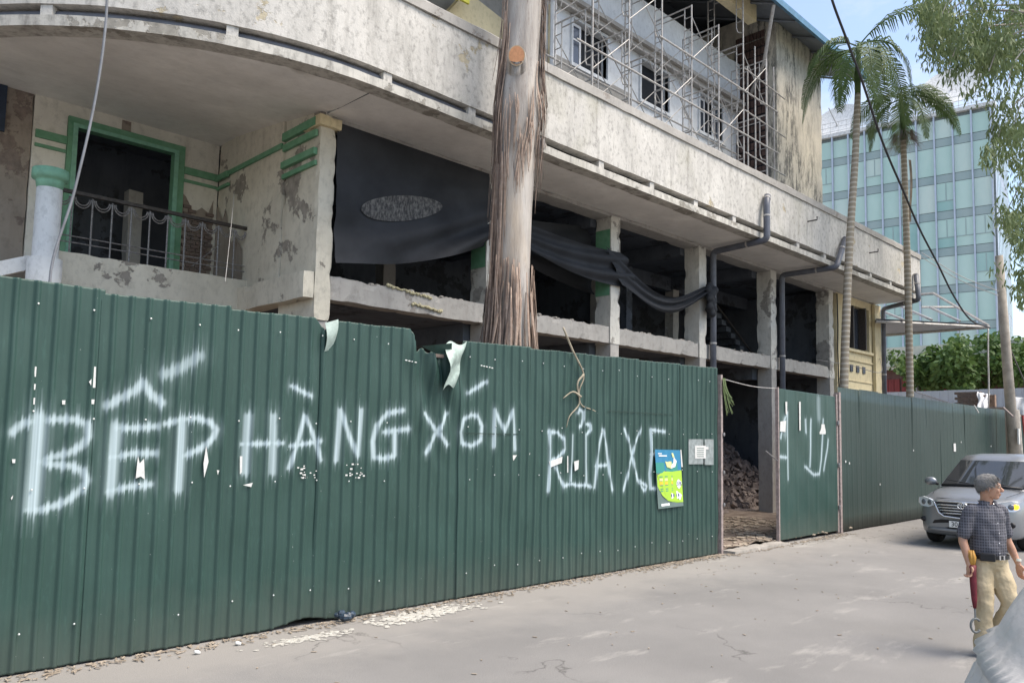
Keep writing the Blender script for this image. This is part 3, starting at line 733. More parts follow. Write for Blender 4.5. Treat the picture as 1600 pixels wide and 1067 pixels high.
# ================================================================== FENCES
YF = 7.1
def stk(pts, s, ox, oy, w, a=1.0):
    """a sprayed stroke: points measured in an enlarged crop, stored as (X, Z) on the fence plane"""
    return ([(at(ox+x*s, oy+y*s, Y=YF).x, at(ox+x*s, oy+y*s, Y=YF).z) for x, y in pts], w, a)
ST = []
A_ = (.2624, 0, 540); B_ = (.625, 0, 400); C_ = (.4872, 500, 480); D_ = (.2156, 840, 600)
def add(T, w, *strokes, a=1.0):
    for p in strokes: ST.append(stk(p, *T, w, a))
add(A_, .034, [(75, 515), (130, 462), (210, 450), (330, 438), (450, 440), (520, 470), (525, 540), (480, 600), (400, 640), (300, 665), (220, 690)], a=.8)
add(A_, .060, [(230, 430), (215, 680), (185, 960)], a=.8)
add(A_, .034, [(220, 690), (300, 705), (420, 715), (490, 745), (515, 800), (490, 850), (400, 920), (330, 950), (240, 975), (160, 975)], a=.85)
add(A_, .050, [(695, 480), (672, 660), (655, 870)], a=.75)
add(A_, .032, [(690, 490), (800, 490), (930, 480)], [(660, 665), (790, 640), (920, 640)], [(640, 865), (760, 840), (895, 825)], [(985, 465), (1080, 440), (1180, 430), (1260, 460), (1290, 500), (1270, 550), (1200, 610), (1130, 640), (1085, 660)], a=.85)
add(A_, .042, [(640, 355), (720, 310), (800, 270), (850, 220), (890, 280), (960, 340)], a=.8)
add(A_, .055, [(985, 170), (1050, 145), (1130, 100), (1185, 60)], a=.6)
add(A_, .045, [(1085, 440), (1075, 650), (1060, 855)], a=.8)
add(B_, .042, [(620, 400), (612, 540)], [(682, 400), (680, 540)], a=.75)
add(B_, .026, [(605, 470), (705, 467)], [(728, 325), (775, 350)], [(720, 530), (745, 460), (760, 400), (780, 440), (800, 510)], [(725, 475), (800, 462)], a=.9)
add(C_, .032, [(50, 490), (62, 330)], [(62, 330), (90, 410), (118, 475)], [(118, 475), (130, 330)], [(265, 330), (215, 340), (180, 380), (168, 430), (170, 480), (200, 485), (238, 475), (238, 400)], [(205, 400), (280, 390)], a=.85)
add(C_, .028, [(335, 340), (370, 390), (405, 440)], [(410, 340), (375, 400), (340, 465)], [(485, 345), (460, 360), (450, 400), (455, 435), (485, 445), (515, 425), (520, 380), (505, 350), (485, 345)], [(475, 275), (530, 240)], [(555, 445), (560, 330), (590, 400), (615, 330), (622, 455)], a=.9)
add(D_, .024, [(78, 340), (88, 480), (70, 770)], [(90, 345), (84, 560)], [(75, 345), (140, 350), (190, 400), (195, 470), (160, 520), (90, 560)], [(120, 590), (150, 660), (185, 740), (240, 720), (290, 735), (345, 730), (385, 745)],
    [(250, 370), (245, 560), (235, 700)], [(350, 370), (345, 560), (350, 720)], [(350, 370), (385, 330), (380, 295), (355, 290)], [(290, 210), (300, 180), (330, 200), (330, 250), (320, 300), (300, 310)],
    [(410, 750), (425, 600), (450, 430), (470, 330)], [(470, 330), (500, 450), (520, 640), (545, 765)], [(420, 595), (510, 585)],
    [(630, 325), (670, 450), (700, 600), (725, 700), (770, 770), (790, 740), (720, 690)], [(745, 325), (700, 450), (660, 620), (625, 770)],
    [(815, 330), (820, 500), (810, 650), (815, 750)], [(815, 330), (920, 345)], [(815, 510), (870, 505)], [(815, 755), (865, 755)], a=1)
G_ = (.2812, 1000, 560)
GS = []
for w_, a_, ps in ((.030, .85, [[(775, 440), (790, 360), (815, 300)], [(815, 300), (815, 500), (818, 670)], [(770, 545), (810, 550)], [(945, 340), (940, 600)], [(915, 600), (960, 645), (990, 640), (1000, 560), (1010, 340)], [(1035, 450), (1015, 620)], [(915, 340), (918, 410)]]), (.09, .35, [[(985, 225), (985, 330)], [(800, 340), (800, 420)]])):
    for p in ps: GS.append(stk(p, *G_, w_, a_))

def paint_field(X, Z, strokes):
    out = np.zeros(len(X))
    # overspray reaches ragged up and down the ribs
    jit = np.sin(X*310)*.5+np.sin(X*143+1.3)*.5+np.sin(X*67+.7)*.4
    for pts, w_, a_ in strokes:
        px = np.array(pts); pad = w_*4
        sel = np.where((X > px[:, 0].min()-pad) & (X < px[:, 0].max()+pad) & (Z > px[:, 1].min()-pad) & (Z < px[:, 1].max()+pad))[0]
        if not len(sel): continue
        x, z, j = X[sel], Z[sel], jit[sel]; d = np.full(len(sel), 9.)
        zs = 1/(1.0+.8*np.clip(j, -.5, 1.4))
        for (x0, z0), (x1, z1) in zip(pts, pts[1:]):
            dx, dz = x1-x0, z1-z0; L = dx*dx+dz*dz+1e-9
            tt = np.clip(((x-x0)*dx+(z-z0)*dz)/L, 0, 1)
            d = np.minimum(d, np.hypot(x-(x0+tt*dx), (z-(z0+tt*dz))*zs))
        q = np.clip(1-(d-w_*.25)/(w_*1.35), 0, 1); q = q*q*(3-2*q)
        halo = .28*np.clip(1-d/(w_*3.4), 0, 1)**1.5
        v = a_*.92*np.maximum(q*(.78+.22*np.clip(j, -1, 1)), halo*(.7+.5*np.clip(j, -1, 1)))
        out[sel] = np.maximum(out[sel], v)
    return np.clip(out, 0, .95)

def profile(ph, A=.023):
    """height of the rolled rib, 0..1 phase"""
    ph = ph % 1
    up = np.clip((ph-.05)/.15, 0, 1); dn = np.clip((.42-ph)/.11, 0, 1)
    k = np.minimum(up, dn); k = k*k*(3-2*k)
    mid = .16*np.exp(-((ph-.76)/.05)**2)
    return A*(k+mid)
def fence_sheet(x0, x1, ztop, zbot, parent, mat, strokes=None, pitch=.145, npr=14, dz=.016, A=.023, y0=YF, warp=.018, seed=0, name='fence_sheet', tilt=0):
    nx = int((x1-x0)/pitch*npr); xs = np.linspace(x0, x1, nx+1)
    zr = [0, 1]
    nz = int((3.15-.02)/dz) if strokes is not None else 10
    s_ = np.linspace(0, 1, nz+1)
    zt = np.array([ztop(x) for x in xs]); zb = np.array([zbot(x) for x in xs])
    X = np.repeat(xs, nz+1); Z = (zb[:, None]+(zt-zb)[:, None]*s_[None, :]).ravel()
    pr = profile(X/pitch+seed*.37, A)
    wz = np.array([noise.noise(Vector((x*1.1, seed*3.3, .3))) for x in xs])
    W = warp*(np.repeat(wz, nz+1)*np.sin(Z*1.3+seed)+.5*np.sin(X*2.1+Z*.8+seed*2))
    Y = y0-pr+W+tilt*(Z-1.5)
    if strokes is not None:
        # creases and dents round the tear in the middle of the fence
        Y = Y+.006*np.sin(X*5.3+Z*2.2)*np.sin(Z*4.1+X*1.7)+.004*np.sin(X*9.1-Z*6.3)*np.sin(Z*1.3+X*.9)**2
        cx = X-5.82; cz = Z-2.35
        den = np.exp(-(cx/.34)**2)*np.clip((Z-1.5)/1.4, 0, 1)
        Y = Y+den*(.05*np.sin(cx*21+Z*5)+.03*np.sin(Z*9+cx*6))
    V = np.stack([X, Y, Z], 1); off = np.array(parent_loc(parent)); V = V-off
    nv = nz+1; i = np.arange(nx)[:, None]*nv+np.arange(nz)[None, :]; i = i.ravel()
    F_ = np.stack([i, i+nv, i+nv+1, i+1], 1)
    me = bpy.data.meshes.new(name); me.vertices.add(len(V)); me.vertices.foreach_set('co', V.ravel())
    me.loops.add(F_.size); me.loops.foreach_set('vertex_index', F_.ravel().astype(np.int32))
    me.polygons.add(len(F_)); me.polygons.foreach_set('loop_start', np.arange(0, F_.size, 4, dtype=np.int32))
    me.update(calc_edges=True); me.shade_smooth()
    if strokes is not None:
        at_ = me.attributes.new('paint', 'FLOAT', 'POINT'); at_.data.foreach_set('value', paint_field(X, Z, strokes).astype(np.float32))
    me.materials.append(mat)
    o = bpy.data.objects.new(name, me); COL.objects.link(o); o.parent = parent
    so = o.modifiers.new('thickness', 'SOLIDIFY'); so.thickness = .0015; so.offset = 1
    return o

fence = thing('sheet_metal_fence', 'long green corrugated metal fence with white sprayed words, left of the gate gap', 'fence', (5, YF, 0))
EDG = [-1.2, -.15, .98, 2.135, 3.235, 4.24, 5.46, 6.14, 7.35, 8.5, 9.7, 10.85, 12.0]
TOPS = [3.07, 3.07, 3.09, 3.06, 3.07, 3.085, 2.94, 3.06, 3.075, 3.10, 3.12, 3.14]
def mk(i):
    a, b, t_ = EDG[i], EDG[i+1], TOPS[i]
    def zt(x):
        z = t_+.015*noise.noise(Vector((x*3, i, 0)))+(x-a)*.03
        if i == 2: z = 3.09
        if 5.46 <= x <= 6.14: z = 2.88+.10*abs((x-5.55))/.6+.03*math.sin(x*40)
        if i == 5 and x < 4.36: z = 2.98+(x-4.24)*.9
        if i == 4 and x > 4.14: z -= (x-4.14)*1.1
        if i == 5 and x > 5.36: z -= (x-5.36)*1.6
        return z
    return zt
for i in range(12):
    fence_sheet(EDG[i]-(.03 if i else 0), EDG[i+1], mk(i), lambda x: .012+.02*abs(noise.noise(Vector((x*2.1, 5, 5))))+(.06*math.exp(-((x-4.15)/.25)**2)), fence, MT['fence'], ST, seed=i*.0, y0=YF-(.004 if i % 2 else 0)+(.03*0), tilt=.003*math.sin(i*2.1))
# torn flap
def flap(u, v):
    x = 5.80+.36*u; z = 3.06-.52*v*(1-.0*u)-.10*(1-u)
    x += -.14*v*(u) ; zz = z+.04*math.sin(u*6)
    return (x, YF-.05-.10*math.sin(math.pi*v)*(1-u)-.04*(1-u)+.02*math.sin(9*v+4*u), zz)
MB().grid(flap, 10, 12).smooth().build('torn_flap', MT['rawmetal'], fence)
MB().poly([(5.5, YF-.03, 2.93), (5.62, YF-.12, 2.95), (5.85, YF-.16, 2.99), (5.9, YF-.1, 2.90), (5.7, YF-.05, 2.86)]).build('torn_flap', MT['fence'], fence)
def flap2(u, v): return (4.24+.13*u, YF-.03-.05*math.sin(3*v+u), 3.05-.30*v+.05*u)
MB().grid(flap2, 4, 8).smooth().build('torn_flap', MT['rawmetal'], fence)
# screws
m = MB()
for x in np.arange(.4, 11.9, .42):
    for z in (.32, 1.42, 2.02, 2.9):
        xx = x+random.uniform(-.04, .04); zz = z+random.uniform(-.03, .03)
        if 5.4 < xx < 6.2: continue
        m.ball((xx, YF-.029, zz), (.009, .008, .009), None, 6, 4)
m.build('screws', MT['screw'], fence, kind='stuff')
# rear rails and posts
for z in (.4, 1.45, 2.85): MB().box(-1.2, 12, YF+.03, YF+.07, z-.02, z+.02).build('rear_rail', MT['post'], fence)
for x in (1, 3.3, 5.6, 7.9, 10.2): MB().box(x, x+.05, YF+.075, YF+.125, 0, 2.8).build('rear_post', MT['post'], fence)
MB().box(12.03, 12.09, YF-.05, YF+.02, 0, 3.06).build('edge_post', MT['post'], fence)
for z in (.8, 1.35, 2.0): MB().lathe((12.1, YF-.06, z), [(.02, 0), (.025, .02), (.02, .06)], 8).build('hinge', MT['iron'], fence)
# patch sheet near the vertical words, lighter overlapping seam lines
for (x0, x1, z) in ((8.95, 10.6, 2.32), (6.2, 7.2, 1.95)): MB().box(x0, x1, YF-.024, YF-.021, z-.006, z+.004).build('seam', MT['fencedark'], fence)
for (cx, cz, n_) in ((5.30, 2.75, 4), (6.45, 2.78, 5)):
    for k in range(n_): MB().ball((cx+k*.045, YF-.024, cz-.004*k), (.018, .006, .008), None, 6, 4).build('rivet', MT['screw'], fence)

# gate leaf
gate = thing('gate_leaf', 'narrow green metal gate leaf with runny white spray letters, standing right of the dark gap', 'gate', (15.5, YF, 0))
fence_sheet(14.18, 16.78, lambda x: 2.95-.012*(x-14), lambda x: .06, gate, MT['fence'], GS, pitch=.45, npr=40, dz=.016, A=.006, y0=YF-.02, name='gate_sheet')
MB().box(14.14, 14.18, YF-.04, YF+.02, .03, 2.97).build('gate_stile', MT['post'], gate)
MB().box(16.80, 16.86, YF-.04, YF+.02, .03, 2.97).build('gate_stile', MT['post'], gate)
for z in (.2, 1.5, 2.9): MB().box(14.19, 16.79, YF+.0, YF+.03, z-.02, z+.02).build('gate_rail', MT['post'], gate)
for z in (.5, 1.4, 2.3): MB().lathe((16.83, YF-.06, z), [(.02, 0), (.026, .02), (.026, .08), (.02, .1)], 8).build('hinge', MT['iron'], gate)
MB().tube([(13.8, YF+.05, 1.75), (14.15, YF-.02, 1.55), (14.18, YF-.04, 1.3)], .012, 5).build('chain', MT['iron'], gate)
MB().box(16.90, 16.99, YF-.06, YF+.04, 0, 3.02).build('gate_post', MT['post'], gate)

# right fence
rf = thing('sheet_metal_fence', 'plain dark green metal fence right of the gate leaf, running behind the silver car', 'fence', (24, YF, 0))
for i in range(12):
    a = 17.02+i*1.125
    fence_sheet(a-.02, a+1.125, (lambda i: lambda x: 3.14+.01*math.sin(i*1.9))(i), lambda x: .03, rf, MT['fencedark'], None, pitch=.28, npr=10, A=.005, seed=i*.11, warp=.02)
MB().box(17.0, 30.5, YF+.03, YF+.07, 2.7, 2.75).build('rear_rail', MT['post'], rf)
for (x, z) in ((17.25, 1.5), (17.45, 1.46), (19.2, .95), (21.5, 1.75), (25.5, 2.0), (28.6, 1.9)): MB().box(x, x+.05, YF-.028, YF-.024, z, z+.045).build('paint_fleck', MT['paper'], rf)
MB().box(24.8, 25.0, YF-.03, YF-.025, 1.75, 1.98).build('label_plate', MT['paper'], rf)
ff = thing('sheet_metal_fence', 'short far length of dark green metal fence past the leaning concrete pole', 'fence', (33, 6.9, 0))
for i in range(5): fence_sheet(31.0+i*1.2, 32.2+i*1.2, lambda x: 2.95, lambda x: .03, ff, MT['fencedark'], None, pitch=.28, npr=8, A=.005, y0=6.85, seed=i*.2)
gf = thing('grey_metal_fence', 'pale grey metal sheet fence crossing behind the leaning pole and the leafy trees', 'fence', (34, 10, 0))
for i in range(9):
    y = 5+i*1.25
    m = MB()
    for k in range(8): m.box(34-.02*(k % 2), 34.02-.02*(k % 2), y+k*.156, y+(k+1)*.156-.004, 0, 4.1+.01*math.sin(i))
    m.build('fence_sheet', MT['greyfence'], gf)
MB().tube([at(1430, 612, X=33.9), at(1492, 632, X=33.9)], .02, 5).build('fence_wire', MT['iron'], gf)

# ---- paper scraps and notices on the fence
def scrap(pts, T, y, name='paper_scrap', mat=None):
    s, ox, oy = T; P_ = [at(ox+a*s, oy+b*s, Y=y) for a, b in pts]
    m = MB(); m.poly(P_); m.poly([p+Vector((0, .002, 0)) for p in P_[::-1]]); return m.build(name, mat or MT['paper'], loc=tuple(P_[0]))
YP = YF-.030
big = [([(822, 655), (832, 700), (858, 672), (862, 795), (838, 778), (808, 790)], A_, 'torn white paper scrap shaped like a letter under the second big sprayed letter'),
       ([(1228, 595), (1242, 690), (1216, 785), (1212, 700)], A_, 'narrow slanting white paper scrap beside the sprayed letter P'),
       ([(1292, 740), (1306, 742), (1297, 768)], A_, 'tiny white paper fleck right of the sprayed letter P'),
       ([(608, 572), (632, 566), (628, 577)], B_, 'tiny white paper scrap under the sprayed letter H'),
       ([(600, 500), (606, 500), (605, 540), (600, 545)], B_, 'thin upright white paper strip on the left stroke of the letter H'),
       ([(618, 474), (632, 474), (620, 492)], C_, 'small white paper triangle under the sprayed letter M'),
       ([(664, 468), (674, 468), (670, 478)], C_, 'tiny white paper dot between the two sprayed phrases'),
       ([(85, 560), (180, 525), (175, 570), (90, 605)], D_, 'pinkish torn sticker remains across the foot of the sprayed letter R'),
       ([(265, 560), (300, 550), (295, 615), (270, 630)], D_, 'pale torn sticker remains inside the sprayed letter U'),
       ([(215, 520), (222, 520), (222, 640), (215, 640)], D_, 'thin white tape strip left of the torn sticker in the letter U'),
       ([(1035, 475), (1042, 475), (1052, 600), (1042, 600)], D_, 'thin white paper strip just right of the colourful poster'),
       ([(205, 125), (218, 125), (214, 185), (206, 185)], A_, 'uppermost white fleck of the dotted column far left on the fence'),
       ([(203, 228), (214, 228), (210, 262), (202, 262)], A_, 'middle white fleck of the dotted column far left on the fence'),
       ([(200, 310), (210, 310), (207, 350), (198, 350)], A_, 'lowest white fleck of the dotted column far left on the fence'),
       ([(370, 325), (390, 325), (388, 350), (370, 350)], A_, 'small square white fleck above the first big sprayed letter'),
       ([(558, 125), (572, 125), (568, 250), (550, 250), (530, 215), (552, 190)], A_, 'ragged white label remains above and right of the first big sprayed letter'),
       ([(545, 320), (563, 320), (560, 348), (545, 348)], A_, 'small white fleck below the ragged label remains'),
       ([(72, 675), (92, 675), (90, 698), (74, 698)], A_, 'pale square fleck left of the stem of the first big letter'),
       ([(65, 905), (78, 890), (76, 905), (68, 918)], A_, 'pale torn fleck near the foot of the first big letter')]
for pts, T, lb in big: tag(scrap(pts, T, YP), lb, 'paper scrap', 'paper scraps stuck on the long fence')
for pts, lb, mt in (([(1000, 365), (1025, 365), (1035, 420), (998, 420)], 'torn pink sticker on the right sprayed stroke of the gate leaf', 'paper'), ([(780, 350), (812, 345), (808, 408), (778, 405)], 'pale torn label near the hinge-less left edge of the gate leaf', 'paper'), ([(884, 240), (893, 240), (893, 400), (886, 400)], 'thin ragged white strip hanging in the middle of the gate leaf', 'paper'), ([(808, 240), (818, 240), (818, 310), (810, 310)], 'thin red and white strip above the left sprayed stroke of the gate leaf', 'paper')):
    tag(scrap(pts, G_, YF-.035), lb, 'paper scrap', 'paper remains on the gate leaf')
for (x, z, T_, n_, lb) in ((745, 530, B_, 16, 'speckled square of torn label bits under the sprayed letter A'), (865, 530, B_, 18, 'speckled square of torn label bits under the sprayed letter N')):
    m = MB()
    for k in range(n_):
        p = at((x+random.uniform(0, 48))*T_[0], 400+(z-12+random.uniform(0, 36))*T_[0], Y=YP); s_ = random.uniform(.006, .015)
        m.box(p.x-s_, p.x+s_, YP-.002, YP, p.z-s_*.6, p.z+s_*.6)
    o = m.build('label_remains', MT['paper'], loc=(at(x*T_[0], 400+z*T_[0], Y=YP).x, YP, 1.4)); tag(o, lb, 'label')

# poster
PX0, PX1, PZ0, PZ1 = 10.42, 11.10, .80, 1.73
tl, tr_, bl_, br_ = at(1023, 702, Y=YF-.035), at(1062, 703, Y=YF-.035), at(1028, 795, Y=YF-.035), at(1067, 790, Y=YF-.035)
poster = thing('poster', 'blue and green printed poster with white discs, pasted over the last sprayed letter', 'poster', tuple(bl_))
def pp(u, v, d=0):
    p = tl.lerp(tr_, u).lerp(bl_.lerp(br_, u), v); p.y += -.004-d+.004*math.sin(u*29)-.05*max(0, v-.93)*(1+u); return p
pm = {k: N('poster_'+k).done(c, .5) for k, c in dict(blue=(.03, .20, .36), teal=(.04, .26, .22), lime=(.36, .58, .05), grey=(.12, .17, .16), orange=(.80, .50, .04), white=(.8, .82, .82), navy=(.05, .06, .2), cream=(.62, .64, .3), skin=(.5, .3, .25)).items()}
def psheet(u0, u1, v0, v1, mat, d=0, nm='print_area', nu=8, nv=6):
    return MB().grid(lambda a, b: pp(u0+(u1-u0)*a, v0+(v1-v0)*b, d), nu, nv).build(nm, pm[mat], poster)
psheet(0, 1, 0, .36, 'blue', 0, 'blue_field'); psheet(0, 1, .3602, .999, 'grey', 0, 'grey_field')
psheet(0, .85, .22, .40, 'teal', .002, 'teal_field')
MB().poly([pp(.02, .40, .004)]+[pp(.42+.58*math.cos(a), .68-.30*math.sin(a), .004) for a in [math.pi*k/24 for k in range(24, -25, -2)] if -.02 < .42+.58*math.cos(a) < 1.0][:0]+[pp(u, v, .004) for u, v in ((.02, .44), (.3, .37), (.6, .38), (1.0, .36), (1.0, .93), (.7, .93), (.4, .88), (.18, .78), (.02, .62))]).build('lime_swoosh', pm['lime'], poster)
for v, u0, u1 in ((.455, .1, .62), (.60, .12, .72), (.665, .12, .6), (.70, .12, .6)): psheet(u0, u1, v, v+.013, 'teal', .006, 'text_line')
psheet(.1, .76, .49, .535, 'cream', .006, 'headline'); psheet(.1, .76, .548, .60, 'orange', .006, 'orange_bar')
for u, v, a, b in ((.10, .06, .26, .075), (.12, .095, .45, .115), (.12, .92, .45, .96)): psheet(u, a, v, b, 'white', .005, 'caption')
def disc(u, v, r, mat, nm, d=.008): return MB().poly([pp(u+r*1.25*math.cos(k*math.pi/12), v+r*math.sin(k*math.pi/12), d) for k in range(24)]).build(nm, pm[mat], poster)
disc(.87, .60, .085, 'white', 'price_disc'); disc(.75, .79, .07, 'white', 'price_disc'); disc(.88, .82, .065, 'white', 'price_disc', .0085); disc(.55, .80, .05, 'white', 'price_disc')
Mx = Matrix.Translation(pp(.87, .60, .012)-poster.location) @ Matrix.Rotation(rad(90), 4, 'X'); text_mesh('50%', 'price_text', pm['navy'], poster, Mx, .085, .0005)
for u in (.5, .6, .7, .8, .88): psheet(u, u+.05, .77, .82, 'navy', .0095, 'price_digit', 1, 1)
for c in ([(.35, .2), (.42, .30), (.6, .33), (.55, .22)], [(.55, .33), (.75, .30), (.82, .2), (.72, .12), (.70, .22), (.6, .27)], [(.5, .2), (.6, .2), (.62, .28), (.5, .28)], [(.62, .06), (.70, .05), (.75, .13), (.68, .14)]):
    MB().poly([pp(u, v, .007) for u, v in c]).build('picture_patch', pm['white' if len(c) != 4 else 'cream'], poster)
# notice with tape smear
no = thing('notice', 'small white typed notice on a patch of grey tape, right of the colourful poster', 'notice', tuple(at(1075, 725, Y=YP)))
def nq(x0, y0, x1, y1, mat, d, nm): a, b, c, e = at(x0, y0, Y=YP-d), at(x1, y0, Y=YP-d), at(x1, y1, Y=YP-d), at(x0, y1, Y=YP-d); return MB().quad(e, c, b, a).build(nm, mat, no)
tape = simple('grey_tape', (.30, .34, .34), .6, .3, 12)
nq(1076, 686, 1099, 725, tape, .004, 'tape'); nq(1101, 686, 1115, 726, tape, .004, 'tape'); nq(1086, 696, 1103, 716, MT['paper'], .008, 'paper')
for k in range(5): nq(1089, 699.5+k*3.2, 1100, 700.6+k*3.2, pm['grey'], .010, 'text_line')
nq(1103, 698, 1107, 702, MT['paper'], .008, 'paper')

# ---- twig on the fence, rope, tassel
tw = MB()
for pts in ([(880, 512), (895, 548), (912, 585), (905, 610), (908, 632), (925, 640), (938, 646)], [(912, 585), (902, 600), (905, 630), (890, 650), (885, 668)], [(908, 620), (895, 612), (880, 622)]):
    q = catmull([at(x, y, Y=YF-.10+.02*k) for k, (x, y) in enumerate(pts)], 4); tw.tube(q, [.016*(1-.7*i/len(q)) for i in range(len(q))], 6)
o = tw.smooth().build('dry_twig', simple('pale_twig', (.46, .40, .30), .85, .3, 9), loc=tuple(at(900, 560, Y=YF-.1))); tag(o, 'forked dry pale twig hooked over the top of the long fence above the vertical words', 'twig')
m = MB()
for k in range(26):
    p = Vector((12.1+random.uniform(-.04, .04), YF-.07, 3.0)); q = p+Vector((random.uniform(.0, .28), random.uniform(-.05, .02), -random.uniform(.3, .65))); w_ = .012
    a = arc(p, (p+q)/2+Vector((-.06, 0, -.08)), q, 4)
    for s0, s1 in zip(a, a[1:]): m.quad(s0-Vector((w_, 0, 0)), s0+Vector((w_, 0, 0)), s1+Vector((w_*.7, 0, 0)), s1-Vector((w_*.7, 0, 0)))
o = m.build('withered_leaves', MT['euc'], loc=(12.1, YF, 2.9)); tag(o, 'withered hanging leaf bunch on the end post at the gate gap', 'leaves')
def cable(name, pts, r, mat, lb, n=8, cat='cable'):
    o = MB().tube(catmull(pts, n), r, 6).smooth().build(name, mat, loc=tuple(Vector(pts[0]))); tag(o, lb, cat); return o
cable('cord', [(12.06, YF-.02, 3.0), (13.2, YF, 2.93), (14.2, YF-.02, 2.94)], .008, MT['galv'], 'thin pale cord stretched over the dark gate gap', cat='cord')
cable('cable', [at(168, -60, Y=7.6), at(165, 40, Y=7.6), at(148, 160, Y=7.6), at(116, 300, Y=7.6), at(78, 440, Y=7.6)]+[Vector((2.0, 7.5, 2.4)), Vector((2.0, 7.4, .0))], .012, simple('grey_cable', (.20, .21, .23), .6), 'thick grey cable hanging down in front of the left porch into the fence top')
cable('thin_wire', [at(352, 440, Y=7.9), at(362, 345, Y=9.5), at(366, 300, Y=11)], .003, MT['galv'], 'thin pale wire at the right end of the balcony railing', cat='wire')

# ---- litter at the fence foot, plaster spill, plastic
m = MB()
for k in range(1700):
    x = random.uniform(-.5, 17) if random.random() < .85 else random.uniform(9.5, 12.2); y = YF-.05-abs(random.gauss(0, .11))-(.15 if x > 12 else 0)*random.random(); s_ = random.uniform(.005, .018)
    M_ = Matrix.Translation((x, y, .012)) @ Matrix.Rotation(random.uniform(0, 6), 4, 'Z') @ Matrix.Rotation(random.uniform(-.4, .4), 4, 'X')
    m.box(-s_*1.9, s_*1.9, -s_*.4, s_*.4, -.003, .004, M_)
o = m.build('leaf_litter', MT['leaf'], kind='stuff'); tag(o, 'dry leaves and chips gathered along the foot of the green fence', 'litter')
m = MB()
for k in range(420):
    x, y = random.gauss(5.35, .34), random.gauss(6.72, .10); s_ = random.uniform(.006, .03)
    if y > 7.0: continue
    m.ball((x, y, .006), (s_*1.5, s_, s_*.35), None, 6, 4)
for k in range(260):
    x, y = random.gauss(3.95, .22), random.gauss(6.62, .05); s_ = random.uniform(.005, .02); m.ball((x, y, .005), (s_*1.5, s_, s_*.3), None, 6, 4)
o = m.build('plaster_spill', MT['plasterbit'], kind='stuff'); tag(o, 'white crumbs of spilled plaster on the road edge below the middle of the fence', 'plaster crumbs')
m = MB()
for k in range(420):
    x, y = random.uniform(-1, 30), random.uniform(1, 6.9); s_ = random.uniform(.004, .014)
    M_ = Matrix.Translation((x, y, .006)) @ Matrix.Rotation(random.uniform(0, 6), 4, 'Z'); m.box(-s_*1.7, s_*1.7, -s_*.5, s_*.5, -.002, .003, M_)
o = m.build('road_litter', MT['leaf'], kind='stuff'); tag(o, 'scattered specks and leaf bits lying on the open asphalt', 'litter')
m = MB()
for k in range(9): m.ball((4.55+random.uniform(-.10, .10), 6.99+random.uniform(-.05, .03), .04+random.uniform(0, .05)), (random.uniform(.03, .07), .04, random.uniform(.02, .05)), Matrix.Rotation(k, 3, 'Z'), 7, 5)
o = m.build('plastic_bag', simple('blue_black_plastic', (.05, .08, .12), .35, .5, 30), loc=(4.55, 6.99, 0)); tag(o, 'small crumpled blue and black plastic bag poking out under the long fence', 'bag')
for (x, y, lb) in ((308, 1022, 'crumpled white paper by the fence foot near the left, larger one'), (372, 1008, 'small crumpled white paper by the fence foot, right of the larger one')):
    p = at(x, y, Z=0); m = MB().ball((p.x, min(p.y, 6.95), .02), (.035, .02, .018), Matrix.Rotation(.4, 3, 'Y'), 7, 5); tag(m.build('paper_scrap', MT['paper'], loc=(p.x, min(p.y, 6.95), 0)), lb, 'paper')

# ================================================================== EUCALYPTUS TRUNK
tree = thing('eucalyptus_tree', 'tall peeling eucalyptus trunk with a fresh orange cut, behind the long fence', 'tree', (7.68, 7.86, 0))
AXP = [(7.66, 0, .40), (7.67, 2.5, .34), (7.69, 3.4, .29), (7.70, 4.3, .27), (7.71, 5.2, .27), (7.75, 6.2, .295), (7.79, 7.0, .29), (7.84, 7.8, .28), (7.88, 8.8, .275), (7.9, 10, .28), (7.95, 13, .25), (8.05, 17, .2)]
def axis(z):
    for (a, z0, r0), (b, z1, r1) in zip(AXP, AXP[1:]):
        if z0 <= z <= z1: t_ = (z-z0)/(z1-z0); return Vector((a+(b-a)*t_, 7.86, z)), r0+(r1-r0)*t_
    return Vector((8.05, 7.86, z)), .2
def surf(a, z):
    c, r = axis(max(z, 0)); 
    r *= 1+.05*noise.noise(Vector((math.cos(a)*1.1, math.sin(a)*1.1, z*.5)))+.03*noise.noise(Vector((math.cos(a)*3, math.sin(a)*3, z*1.1)))
    r += .035*math.exp(-((z-6.6)/.45)**2)
    return r
def trunkf(u, v):
    z = 17*u; a = 2*math.pi*v; c = axis(z)[0]; r = surf(a, z)
    return c+Vector((math.cos(a)*r, math.sin(a)*r, 0))
MB().grid(trunkf, 220, 48).smooth().build('trunk', MT['bark'], tree)
